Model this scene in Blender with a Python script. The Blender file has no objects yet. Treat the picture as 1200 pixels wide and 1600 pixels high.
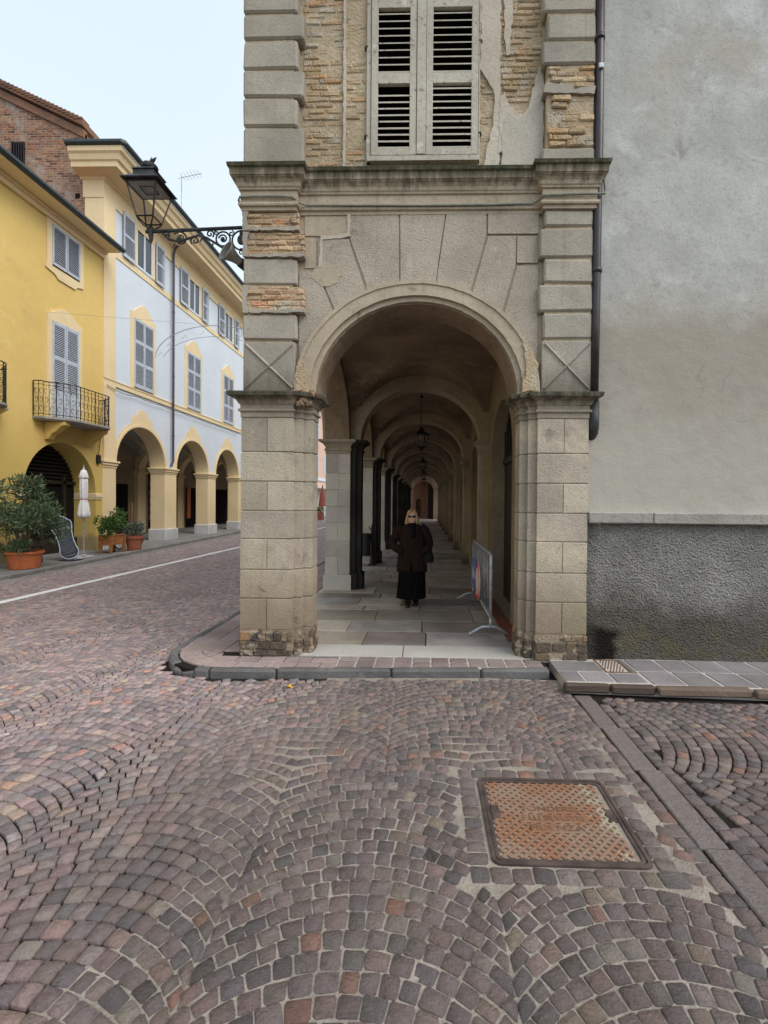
import bpy, bmesh, math, random
import numpy as np
from mathutils import Vector, Matrix
random.seed(7); rng = np.random.default_rng(7)
S = bpy.context.scene
COL = S.collection
pi = math.pi; R_ = math.radians

# ------------------------------------------------------------------ camera
CAM_F, CAM_CX, CAM_CY, CAM_H = 760.0, 645.0, 793.0, 1.85
cd = bpy.data.cameras.new('camera'); cam = bpy.data.objects.new('camera', cd); COL.objects.link(cam)
cd.sensor_fit = 'HORIZONTAL'; cd.sensor_width = 36.0; cd.lens = 36.0 * CAM_F / 1200.0
cd.shift_x = -(CAM_CX - 600) / 1200.0; cd.shift_y = (CAM_CY - 800) / 1200.0
cd.clip_start = 0.05; cd.clip_end = 600
Mcam = Matrix.Rotation(R_(1.5), 4, 'Z') @ Matrix.Rotation(R_(90 - 0.7), 4, 'X') @ Matrix.Rotation(R_(0.5), 4, 'Z')
cam.matrix_world = Matrix.Translation((0, 0, CAM_H)) @ Mcam
S.camera = cam
MI = np.array(Mcam.to_3x3().inverted())

def project(p):                                  # used only to leave out paving no camera near here could see
    v = MI @ (np.asarray(p, float) - np.array([0, 0, CAM_H])[:, None])
    d = np.maximum(-v[2], 1e-3)
    return CAM_CX + CAM_F * v[0] / d, CAM_CY - CAM_F * v[1] / d, -v[2]

# ------------------------------------------------------------------ materials
class NT:
    def __init__(s, name):
        s.m = bpy.data.materials.new(name); s.m.use_nodes = True
        s.t = s.m.node_tree; s.b = s.t.nodes['Principled BSDF']
        s.g = s.t.nodes.new('ShaderNodeNewGeometry')
        s.pos = s.g.outputs['Position']
    def n(s, typ, **k):
        nd = s.t.nodes.new('ShaderNode' + typ)
        for a, v in k.items(): setattr(nd, a, v)
        return nd
    def l(s, a, b): s.t.links.new(a, b)
    def inp(s, nd, i, v):
        if hasattr(v, 'links'): s.l(v, nd.inputs[i])
        elif isinstance(v, (tuple, list)) and len(v) == 3 and nd.inputs[i].type == 'RGBA': nd.inputs[i].default_value = (*v, 1)
        else: nd.inputs[i].default_value = v
    def math(s, op, a, b=0.5, c=None, clamp=False):
        nd = s.n('Math', operation=op); nd.use_clamp = clamp
        s.inp(nd, 0, a); s.inp(nd, 1, b)
        if c is not None: s.inp(nd, 2, c)
        return nd.outputs[0]
    def noise(s, scale, detail=4, rough=.55, vec=None, dist=0):
        nd = s.n('TexNoise'); nd.inputs['Scale'].default_value = scale; nd.inputs['Detail'].default_value = detail
        nd.inputs['Roughness'].default_value = rough; nd.inputs['Distortion'].default_value = dist
        s.l(vec or s.pos, nd.inputs['Vector']); return nd.outputs['Fac']
    def vor(s, scale, feat='F1', vec=None, out='Distance'):
        nd = s.n('TexVoronoi', feature=feat); nd.inputs['Scale'].default_value = scale
        s.l(vec or s.pos, nd.inputs['Vector']); return nd.outputs[out]
    def ss(s, v, a, b):                            # smoothstep a..b -> 0..1
        nd = s.n('MapRange', interpolation_type='SMOOTHSTEP'); s.inp(nd, 0, v); s.inp(nd, 1, a); s.inp(nd, 2, b)
        return nd.outputs[0]
    def mix(s, f, a, b, mode='MIX'):
        nd = s.n('Mix', data_type='RGBA', blend_type=mode); s.inp(nd, 0, f); s.inp(nd, 6, a); s.inp(nd, 7, b)
        return nd.outputs[2]
    def xyz(s):
        nd = s.n('SeparateXYZ'); s.l(s.pos, nd.inputs[0]); return nd.outputs
    def vec(s, x, y, z=0.0):
        nd = s.n('CombineXYZ'); s.inp(nd, 0, x); s.inp(nd, 1, y); s.inp(nd, 2, z); return nd.outputs[0]
    def scaled(s, sx, sy, sz):
        nd = s.n('Mapping'); s.l(s.pos, nd.inputs[0]); nd.inputs['Scale'].default_value = (sx, sy, sz); return nd.outputs[0]
    def bump(s, h, strength=.5, dist=.01, prev=None):
        nd = s.n('Bump'); nd.inputs['Strength'].default_value = strength; nd.inputs['Distance'].default_value = dist
        s.l(h, nd.inputs['Height'])
        if prev is not None: s.l(prev, nd.inputs['Normal'])
        return nd.outputs[0]
    def done(s, col, rough=.85, normal=None, spec=.3, metal=0):
        s.inp(s.b, 'Base Color', col); s.inp(s.b, 'Roughness', rough)
        s.b.inputs['Specular IOR Level'].default_value = spec; s.b.inputs['Metallic'].default_value = metal
        if normal is not None: s.l(normal, s.b.inputs['Normal'])
        return s.m

def simple(name, c, rough=.6, spec=.4, metal=0, var=.18, scale=9, bump=.15, bscale=60):
    t = NT(name)
    n = t.noise(scale, 5); c2 = tuple(x * (1 - var) for x in c); c1 = tuple(min(1, x * (1 + var)) for x in c)
    col = t.mix(t.ss(n, .3, .7), c1, c2)
    return t.done(col, rough, t.bump(t.noise(bscale, 3), bump, .003), spec, metal)

def masonry(name, c1, c2, dirt=(.10, .09, .075), dirt_amt=.55, grain=55, gbump=.55, zstain=None, vcol=False, streak=True, patch=None, blotch=1.3, gdist=.012, fine_amt=.45, rough=.92, spec=.15, crack=0):
    t = NT(name)
    col = t.mix(t.ss(t.noise(blotch, 6, .6), .35, .68), c1, c2)
    if vcol:
        a = t.n('VertexColor', layer_name='tint'); col = t.mix(1.0, col, a.outputs[0], 'MULTIPLY')
    if patch:
        for (pc, ps, lo, hi) in patch:
            col = t.mix(t.ss(t.noise(ps, 7, .62, dist=.4), lo, hi), col, pc)
    fine = t.noise(grain * .45, 6, .7)
    col = t.mix(t.math('MULTIPLY', t.ss(fine, .45, .75), fine_amt), col, tuple(x * .5 for x in c2))
    if streak:
        sv = t.scaled(9, 9, .5)
        st = t.ss(t.noise(1.0, 5, .6, sv), .56, .78)
        col = t.mix(t.math('MULTIPLY', st, dirt_amt * .6), col, dirt)
    big = t.ss(t.noise(.9, 6, .65), .55, .8)
    col = t.mix(t.math('MULTIPLY', big, dirt_amt), col, dirt)
    if zstain:
        z = t.xyz()[2]
        nz = t.noise(1.0, 6, .65, t.scaled(11, 11, .9)) if zstain.get('drip') else t.noise(zstain.get('sc', 2.2), 8, .68)
        zz = t.math('ADD', z, t.math('MULTIPLY', t.math('SUBTRACT', nz, .5), zstain.get('amp', .6)))
        for (za, zb, c, amt) in zstain['bands']:
            m = t.math('MULTIPLY', t.ss(zz, za, zb), amt)
            col = t.mix(m, col, c)
    if crack:
        nv = t.n('TexNoise'); nv.inputs['Scale'].default_value = 3.0; nv.inputs['Detail'].default_value = 5; t.l(t.pos, nv.inputs['Vector'])
        va = t.n('VectorMath', operation='MULTIPLY_ADD'); t.l(nv.outputs['Color'], va.inputs[0]); va.inputs[1].default_value = (.35, .35, .35); t.l(t.pos, va.inputs[2])
        e = t.vor(crack, 'DISTANCE_TO_EDGE', va.outputs[0])
        cm = t.math('MULTIPLY', t.ss(e, .012 * crack, .002), t.ss(t.noise(.7, 4), .50, .60))
        col = t.mix(t.math('MULTIPLY', cm, .22), col, tuple(x * .35 for x in c2))
    g1 = t.noise(grain, 3, .6); v1 = t.vor(grain * .7)
    h = t.math('ADD', g1, t.math('MULTIPLY', v1, .6))
    nb = t.bump(h, gbump, gdist)
    nb = t.bump(t.noise(4, 5, .6), .3, .05, nb)
    return t.done(col, rough, nb, spec)

def ramp_brick(name, cols, mortar, bw=.25, bh=.065, ms=.011, plaster=None, pl=(.52, .6), axis='xy', off=0):
    t = NT(name)
    x, y, z = t.xyz()
    jit = t.math('MULTIPLY', t.math('SUBTRACT', t.noise(9, 3), .5), .03)
    u = t.math('ADD', t.math('ADD', x, y), jit); v = t.math('ADD', z, jit)
    vec = t.vec(u, v)
    b = t.n('TexBrick'); t.l(vec, b.inputs['Vector']); b.offset = .5
    for k, val in (('Scale', 1.0), ('Brick Width', bw), ('Row Height', bh), ('Mortar Size', ms), ('Mortar Smooth', .4), ('Bias', 0.0)): b.inputs[k].default_value = val
    b.inputs['Color1'].default_value = (0, 0, 0, 1); b.inputs['Color2'].default_value = (1, 1, 1, 1); b.inputs['Mortar'].default_value = (.5, .5, .5, 1)
    r = t.n('ValToRGB'); t.l(b.outputs['Color'], r.inputs[0])
    e = r.color_ramp.elements; e[0].color = (*cols[0], 1); e[1].color = (*cols[-1], 1)
    for i, c in enumerate(cols[1:-1]):
        q = e.new((i + 1) / (len(cols) - 1)); q.color = (*c, 1)
    col = t.mix(t.math('MULTIPLY', t.ss(t.noise(7, 6, .75), .42, .62), .65), r.outputs[0], tuple(c * .55 for c in cols[0]))
    col = t.mix(b.outputs['Fac'], col, mortar)
    hgt = t.math('SUBTRACT', t.noise(40, 4, .7), t.math('MULTIPLY', b.outputs['Fac'], 1.2))
    if plaster:
        p = t.ss(t.noise(1.1, 8, .68, dist=.3), pl[0], pl[1])
        col = t.mix(p, col, plaster)
    return t.done(col, .95, t.bump(hgt, .7, .015), .1)

M = {}
stone_zst = {'amp': .7, 'bands': [(1.35, .35, (.20, .15, .095), .7), (.42, .12, (.07, .06, .05), .6)]}
M['stone'] = masonry('pier_stone', (.50, .44, .355), (.40, .35, .285), dirt=(.19, .155, .115), dirt_amt=.65, zstain=stone_zst, patch=[((.56, .48, .37), .8, .55, .66), ((.29, .25, .20), 2.2, .56, .70), ((.22, .185, .145), 5.5, .62, .72)], gbump=.65, grain=80, gdist=.009, vcol=True, crack=1.1)
M['frieze'] = masonry('frieze_stone', (.48, .42, .345), (.385, .335, .272), dirt=(.17, .145, .115), dirt_amt=.4, grain=85, gbump=.8, gdist=.012, patch=[((.52, .47, .40), 3.0, .60, .70), ((.20, .18, .15), 2.0, .62, .74)], crack=.9)
M['arch_plaster'] = masonry('arch_plaster', (.50, .425, .32), (.405, .34, .255), dirt=(.16, .125, .09), dirt_amt=.4, grain=70, gbump=.25, patch=[((.30, .24, .17), 2.2, .60, .66)])
M['cap_stone'] = masonry('capital_stone', (.44, .38, .295), (.32, .275, .21), dirt=(.075, .07, .058), dirt_amt=.7, grain=50, gbump=.4)
M['cornice'] = masonry('cornice_stone', (.50, .42, .315), (.38, .315, .23), dirt=(.10, .085, .06), dirt_amt=.65, grain=50, gbump=.4,
    zstain={'drip': 1, 'amp': .42, 'bands': [(5.33, 5.47, (.085, .075, .05), .8), (5.45, 5.56, (.042, .048, .026), .85)]})
M['capmoss'] = masonry('capital_stone_mossy', (.40, .345, .27), (.28, .24, .185), dirt=(.06, .06, .045), dirt_amt=.8, grain=50, gbump=.45,
    zstain={'drip': 1, 'amp': .3, 'bands': [(2.90, 3.02, (.08, .07, .05), .75), (2.98, 3.07, (.042, .045, .028), .85)]})
M['quoin'] = masonry('quoin_stone', (.43, .39, .33), (.335, .305, .26), dirt=(.14, .125, .10), dirt_amt=.5, gbump=.5, grain=90, gdist=.008, patch=[((.19, .175, .15), 2.2, .62, .74)], vcol=True, zstain={'drip': 1, 'amp': .4, 'bands': [(3.45, 3.05, (.11, .095, .07), .7)]})
M['brickwall'] = masonry('weathered_brick', (.52, .405, .275), (.41, .315, .205), dirt=(.25, .19, .12), dirt_amt=.55, vcol=True, grain=55, gbump=1.0, streak=False, patch=[((.50, .44, .35), 2.6, .50, .62), ((.27, .21, .15), 5, .60, .70)])
M['rubble'] = masonry('pier_rubble', (.32, .26, .19), (.20, .16, .12), dirt=(.06, .052, .045), dirt_amt=.7, vcol=True, grain=38, gbump=1.0, streak=False, patch=[((.36, .30, .23), 6, .54, .62), ((.34, .18, .11), 7, .66, .72), ((.07, .065, .062), 4.5, .56, .64)])
M['mortarcore'] = masonry('lime_mortar', (.54, .445, .31), (.42, .335, .225), dirt_amt=.35, grain=35, gbump=1.0)
M['plaster_pale'] = masonry('pale_plaster_patch', (.58, .52, .43), (.49, .43, .35), dirt=(.40, .34, .26), dirt_amt=.3, grain=60, gbump=.35, streak=False)
M['plaster_grey'] = masonry('grey_plaster_patch', (.50, .46, .39), (.42, .39, .33), dirt=(.30, .28, .23), dirt_amt=.3, grain=60, gbump=.2)
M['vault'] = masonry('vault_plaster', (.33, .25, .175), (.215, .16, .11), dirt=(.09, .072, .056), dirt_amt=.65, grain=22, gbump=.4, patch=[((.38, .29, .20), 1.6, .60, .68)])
M['inner'] = masonry('arcade_wall_plaster', (.36, .295, .21), (.27, .22, .155), dirt=(.12, .10, .075), dirt_amt=.5, grain=30, gbump=.3)
M['jamb'] = masonry('ochre_jamb_plaster', (.46, .375, .25), (.38, .305, .20), dirt=(.2, .16, .11), dirt_amt=.3, grain=40, gbump=.2)
M['grey_wall'] = masonry('grey_render', (.50, .495, .46), (.41, .405, .375), dirt=(.30, .29, .26), dirt_amt=.65, grain=75, gbump=.16, streak=True, blotch=1.5, crack=.55, patch=[((.57, .565, .545), 1.9, .52, .70), ((.33, .32, .29), 2.8, .58, .74), ((.44, .41, .36), .8, .55, .7)],
    zstain={'amp': 1.3, 'sc': 1.1, 'bands': [(4.35, 3.75, (.32, .28, .225), .75), (3.3, 2.3, (.46, .435, .38), .6), (2.0, 1.6, (.50, .48, .43), .5)]})
M['ledge'] = masonry('ledge_stone', (.36, .345, .31), (.29, .275, .245), dirt=(.14, .13, .11), dirt_amt=.6, grain=40, gbump=.4)
def roughcast():
    t = NT('roughcast_plinth')
    x, y, z = t.xyz()
    n = t.noise(1.3, 6, .62)
    col = t.mix(t.ss(n, .35, .68), (.42, .405, .38), (.29, .28, .258))
    zz = t.math('ADD', z, t.math('MULTIPLY', t.math('SUBTRACT', t.noise(1.6, 6, .65), .5), 1.3))
    col = t.mix(t.math('MULTIPLY', t.ss(zz, 1.0, .45), .8), col, (.10, .092, .075))
    col = t.mix(t.math('MULTIPLY', t.ss(t.noise(2.4, 6, .7), .53, .63), t.ss(z, .8, .25)), col, (.175, .155, .10))
    sx = t.math('ADD', x, t.math('MULTIPLY', t.math('SUBTRACT', t.noise(3.2, 6, .6), .5), .35))
    wet = t.math('MULTIPLY', t.ss(sx, 2.2, 2.1), t.ss(t.math('ADD', z, t.math('MULTIPLY', x, .25)), 1.0, .9))
    col = t.mix(wet, col, (.022, .019, .016))
    col = t.mix(t.math('MULTIPLY', t.ss(x, 1.98, 1.84), .5), col, (.12, .11, .095))
    col = t.mix(t.ss(t.noise(38, 5, .7), .56, .74), col, (.07, .065, .055))
    h = t.math('ADD', t.noise(46, 6, .75), t.math('MULTIPLY', t.vor(44), 1.0))
    return t.done(col, .95, t.bump(t.noise(7, 5, .6), .4, .05, t.bump(h, 1.0, .05)), .12)
M['roughcast'] = roughcast()
def sett_mat():
    t = NT('porphyry_setts')
    a = t.n('VertexColor', layer_name='tint')
    n = t.noise(28, 6, .7); n2 = t.noise(120, 3, .6)
    col = t.mix(t.math('MULTIPLY', t.ss(n, .38, .72), .5), a.outputs[0], (.07, .06, .06))
    col = t.mix(t.math('MULTIPLY', t.ss(n2, .55, .75), .4), col, (.36, .32, .30))
    col = t.mix(t.math('MULTIPLY', t.ss(t.noise(.9, 5, .6), .45, .72), .45), col, (.26, .215, .20))
    col = t.mix(t.math('MULTIPLY', t.ss(t.noise(6, 7, .7), .62, .72), .35), col, (.33, .30, .27))
    rough = t.math('ADD', .30, t.math('MULTIPLY', n, .38))
    h = t.math('ADD', t.noise(70, 6, .72), t.math('MULTIPLY', t.noise(22, 4, .6), .9))
    return t.done(col, rough, t.bump(h, 1.0, .022), .5)
M['sett'] = sett_mat()
M['joint_pale'] = masonry('pale_sand_joint', (.34, .305, .262), (.225, .20, .172), dirt=(.12, .11, .09), dirt_amt=.6, grain=90, gbump=.6, streak=False, blotch=3)
def ground_mat():
    t = NT('dark_joint_ground')
    col = t.mix(t.ss(t.noise(2, 6, .6), .4, .65), (.026, .021, .018), (.016, .014, .012))
    col = t.mix(t.math('MULTIPLY', t.ss(t.noise(1.3, 6, .7), .60, .70), .5), col, (.045, .055, .02))
    y = t.xyz()[1]
    col = t.mix(t.ss(y, 27, 30), col, (.27, .235, .24))
    return t.done(col, .95, t.bump(t.noise(60, 4, .6), .7, .01), .1)
M['ground'] = ground_mat()
M['slab'] = masonry('arcade_slabs', (.37, .335, .31), (.26, .235, .22), dirt=(.13, .115, .10), dirt_amt=.65, vcol=True, grain=40, gbump=.35, streak=False, blotch=2, rough=.5, spec=.4)
M['tile'] = masonry('porphyry_tiles', (.27, .215, .205), (.21, .17, .165), dirt=(.13, .11, .10), dirt_amt=.5, vcol=True, grain=45, gbump=.3, streak=False, blotch=2,)
M['greytile'] = masonry('grey_sidewalk_tiles', (.235, .22, .225), (.18, .17, .172), dirt=(.12, .11, .11), dirt_amt=.5, vcol=True, grain=70, gbump=.15, streak=False, blotch=2)
M['grout'] = masonry('pale_grout', (.55, .52, .47), (.42, .39, .35), dirt=(.2, .18, .15), dirt_amt=.5, grain=80, gbump=.3, streak=False)
M['granite'] = masonry('granite_threshold', (.47, .455, .42), (.40, .385, .355), dirt=(.25, .235, .21), dirt_amt=.4, grain=110, gbump=.2, streak=False)
M['kerb'] = masonry('slate_kerb', (.16, .155, .155), (.105, .103, .103), dirt=(.05, .05, .045), dirt_amt=.5, grain=60, gbump=.4, streak=False, patch=[((.27, .265, .26), 3, .6, .7)])
M['brownkerb'] = masonry('brown_kerb', (.26, .19, .145), (.19, .145, .115), dirt=(.07, .06, .05), dirt_amt=.5, vcol=True, grain=60, gbump=.4, streak=False)
M['greykerb'] = masonry('grey_kerb', (.27, .26, .245), (.2, .195, .185), dirt=(.1, .1, .09), dirt_amt=.4, grain=60, gbump=.3, streak=False)
M['paint_line'] = masonry('road_paint', (.84, .84, .83), (.74, .73, .72), dirt=(.5, .47, .45), dirt_amt=.3, grain=40, gbump=.2, streak=False, patch=[((.42, .38, .35), 9, .63, .7)])
M['yellow'] = masonry('yellow_plaster', (.74, .535, .19), (.69, .49, .165), dirt=(.62, .45, .17), dirt_amt=.4, grain=25, gbump=.06, fine_amt=.08, streak=True, blotch=.5, patch=[((.64, .46, .17), .7, .56, .72), ((.78, .60, .28), 1.3, .62, .72)],
    zstain={'amp': .8, 'bands': [(4.6, 2.6, (.56, .41, .12), .7), (.75, .5, (.2, .17, .12), .7)]})
M['cream'] = masonry('cream_plaster', (.80, .645, .40), (.74, .585, .345), dirt=(.55, .43, .27), dirt_amt=.35, grain=25, gbump=.06, fine_amt=.08, blotch=.5)
M['white_wall'] = masonry('white_plaster', (.66, .715, .78), (.61, .66, .72), dirt=(.50, .52, .54), dirt_amt=.3, grain=25, gbump=.06, fine_amt=.07, blotch=.4)
M['pink'] = masonry('pink_plaster', (.70, .50, .40), (.62, .44, .35), dirt=(.5, .36, .3), dirt_amt=.4, grain=20, gbump=.1)
M['pillar_base'] = masonry('pillar_base_stone', (.62, .62, .62), (.5, .5, .5), dirt=(.3, .3, .29), dirt_amt=.5, grain=30, gbump=.4)
M['redbrick'] = ramp_brick('red_brick_gable', [(.13, .075, .06), (.40, .17, .085), (.28, .19, .145), (.47, .28, .17), (.30, .13, .08)], (.33, .27, .215), bw=.27, bh=.085, ms=.012, plaster=(.36, .31, .27), pl=(.53, .68))
M['farbrick'] = ramp_brick('far_pink_brick', [(.40, .17, .10), (.52, .25, .15), (.46, .22, .14)], (.45, .33, .25))
M['quoin_side'] = M['quoin']
M['rooftile'] = masonry('roof_tiles', (.24, .13, .085), (.16, .10, .07), dirt=(.07, .06, .05), dirt_amt=.6, grain=20, gbump=.6, streak=False)
M['gutter'] = simple('dark_gutter_metal', (.035, .048, .05), .45, .5, .4)
M['shutter_old'] = masonry('weathered_shutter_paint', (.53, .495, .415), (.45, .41, .345), dirt=(.22, .19, .145), dirt_amt=.6, grain=60, gbump=.25, patch=[((.26, .22, .17), 14, .60, .66), ((.60, .57, .50), 5, .6, .7)])
M['shutter_grey'] = simple('blue_grey_shutter_paint', (.46, .50, .56), .55, .35, var=.1)
M['dark'] = simple('dark_interior', (.012, .011, .01), .9, .1)
M['doorwood'] = simple('dark_door_wood', (.028, .02, .014), .6, .3, bscale=30)
M['iron'] = simple('wrought_iron', (.022, .022, .026), .5, .45, .3)
M['iron_green'] = simple('weathered_iron', (.045, .048, .05), .6, .4, .3, var=.4)
M['galv'] = simple('galvanised_steel', (.40, .43, .46), .45, .5, .4, var=.25, scale=14)
M['pipe'] = simple('dark_brown_pipe', (.045, .038, .042), .38, .5, .2)
M['cable'] = simple('grey_green_cable', (.20, .215, .18), .6, .3)
def glass(name, c, a=.2):
    t = NT(name); t.done(c, .08, None, .5)
    t.b.inputs['Alpha'].default_value = a; return t.m
M['lamp_glass'] = glass('lantern_glass', (.55, .58, .6), .05)
M['pane'] = simple('window_glass', (.03, .035, .04), .1, .6, bump=0)
M['opal'] = simple('lamp_underside', (.33, .32, .31), .5, .3)
M['horn'] = simple('loudspeaker_grey', (.30, .30, .28), .5, .35)
def rust_mat():
    t = NT('rusty_cast_iron')
    n = t.noise(3.2, 7, .65)
    col = t.mix(t.ss(n, .40, .58), (.26, .175, .125), (.255, .125, .07))
    x, y, z = t.xyz()
    edge = t.ss(t.math('ADD', t.math('ADD', x, t.math('MULTIPLY', y, -.35)), t.math('MULTIPLY', t.noise(9, 6, .7), .55)), .36, .44)
    col = t.mix(t.math('MULTIPLY', t.ss(t.math('ADD', x, t.math('MULTIPLY', t.math('SUBTRACT', t.noise(14, 5, .7), .5), .4)), 1.02, 1.06), t.ss(t.noise(5, 4), .45, .55)), col, (.34, .29, .22))
    col = t.mix(t.ss(t.noise(30, 5, .7), .55, .75), col, (.12, .07, .05))
    return t.done(col, .8, t.bump(t.noise(90, 4, .6), .5, .004), .3, .2)
M['rust'] = rust_mat()
M['rust_dark'] = simple('dark_cast_iron', (.085, .062, .055), .75, .3, .2, var=.35)
M['stone_far'] = masonry('pale_pier_stone', (.62, .585, .53), (.53, .50, .45), dirt=(.26, .235, .20), dirt_amt=.45, grain=95, gbump=.4, gdist=.008, vcol=True)  # pale grey stone, lightened further to paint in daylight on the inner piers
M['rib'] = masonry('rib_plaster', (.50, .42, .315), (.40, .33, .24), dirt=(.12, .10, .075), dirt_amt=.5, grain=30, gbump=.3)
M['rust_letter'] = simple('rust_lettering', (.17, .095, .06), .8, .2, var=.3)
M['shaded_stone'] = masonry('stone_painted_shade', (.055, .048, .042), (.03, .027, .025), dirt=(.015, .014, .013), dirt_amt=.5, grain=50, gbump=.4)  # near-black tone paints in the shade on the inner pilasters
M['pit'] = simple('cover_recess', (.05, .036, .03), .9, .1)
M['terracotta'] = simple('orange_terracotta', (.50, .145, .055), .6, .35, var=.12)
M['soil'] = simple('dark_soil', (.04, .03, .022), .95, .1)
M['planter_wood'] = simple('orange_brown_wood', (.36, .145, .05), .5, .4, var=.25, scale=14)
M['chalk_board'] = simple('slate_board', (.035, .045, .06), .7, .3)
M['chalk'] = simple('chalk_white', (.36, .39, .44), .9, .1)
M['board_rim'] = simple('pale_blue_rim', (.50, .55, .62), .6, .3)
M['parasol'] = simple('off_white_canvas', (.72, .71, .72), .85, .15, var=.08, bscale=120)
M['pale_slab'] = simple('pale_concrete', (.5, .5, .5), .85, .2)
M['bin'] = simple('dark_bin_paint', (.022, .028, .034), .45, .45, .1)
M['sign_blue'] = simple('sign_blue', (.03, .15, .60), .4, .4, bump=0, var=.05)
M['sign_red'] = simple('sign_red', (.70, .04, .04), .4, .4, bump=0, var=.05)
M['sign_white'] = simple('sign_white', (.88, .86, .82), .4, .4, bump=0, var=.04)
M['leaf_yellow'] = simple('yellow_leaf', (.62, .36, .05), .7, .2)
M['skin'] = simple('skin', (.72, .43, .32), .5, .4, bump=.05, var=.06)
M['lips'] = simple('lips', (.45, .10, .09), .45, .4)
M['hair'] = simple('blonde_hair', (.52, .36, .20), .55, .4, var=.35, scale=40, bump=.8, bscale=90)
def tweed():
    t = NT('brown_tweed')
    x, y, z = t.xyz()
    w = t.n('TexWave', bands_direction='Z'); w.inputs['Scale'].default_value = 18; t.l(t.pos, w.inputs['Vector'])
    w2 = t.n('TexWave', bands_direction='X'); w2.inputs['Scale'].default_value = 14; t.l(t.pos, w2.inputs['Vector'])
    f = t.math('MULTIPLY', w.outputs['Fac'], w2.outputs['Fac'])
    col = t.mix(f, (.011, .007, .006), (.065, .037, .029))
    col = t.mix(t.ss(t.noise(70, 4), .5, .7), col, (.02, .014, .012))
    return t.done(col, .95, t.bump(t.noise(120, 3), .6, .006), .1)
M['tweed'] = tweed()
M['black_cloth'] = simple('black_cloth', (.006, .006, .007), .9, .06, bump=.4)
M['black_scarf'] = simple('black_scarf', (.009, .009, .011), .95, .1, bump=.8)
M['black_leather'] = simple('black_leather', (.007, .006, .006), .6, .2)
M['black_gloss'] = simple('dark_lens', (.006, .005, .005), .12, .6, bump=0)
M['shoe'] = simple('shoe_leather', (.02, .018, .017), .35, .45)
M['poster_red'] = simple('orange_banner', (.50, .15, .06), .7, .2, var=.1)
M['poster_dark'] = simple('dark_red_noticeboard', (.08, .025, .03), .6, .3)
M['poster_pale'] = simple('pale_paper', (.5, .46, .46), .8, .2, var=.2, scale=30)
M['red_cloth'] = simple('red_canvas', (.26, .085, .065), .85, .15)
M['bark'] = simple('stem_bark', (.17, .12, .085), .9, .1, bump=.6)
def leafm(name, a, b, c):
    t = NT(name)
    v = t.n('VertexColor', layer_name='tint')
    s_ = t.n('SeparateColor'); t.l(v.outputs[0], s_.inputs[0])
    col = t.mix(s_.outputs[0], a, b); col = t.mix(s_.outputs[1], col, c)
    m = t.done(col, .5, None, .35); t.b.inputs['Subsurface Weight'].default_value = 0
    return m
M['oleander'] = leafm('oleander_leaves', (.040, .072, .030), (.10, .15, .065), (.16, .20, .12))
M['shrub'] = leafm('shrub_leaves', (.035, .085, .018), (.10, .19, .035), (.13, .20, .06))
M['silver'] = leafm('silver_leaves', (.07, .10, .07), (.18, .22, .17), (.35, .36, .33))
M['tyre'] = simple('rubber_tyre', (.014, .014, .014), .8, .2)

# ------------------------------------------------------------------ mesh builder
ORI = {}
def front(Y0): return lambda s, d, z: (s, Y0 - d, z)
def left(X0): return lambda s, d, z: (X0 + d, s, z)
def right(X0): return lambda s, d, z: (X0 - d, s, z)

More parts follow.
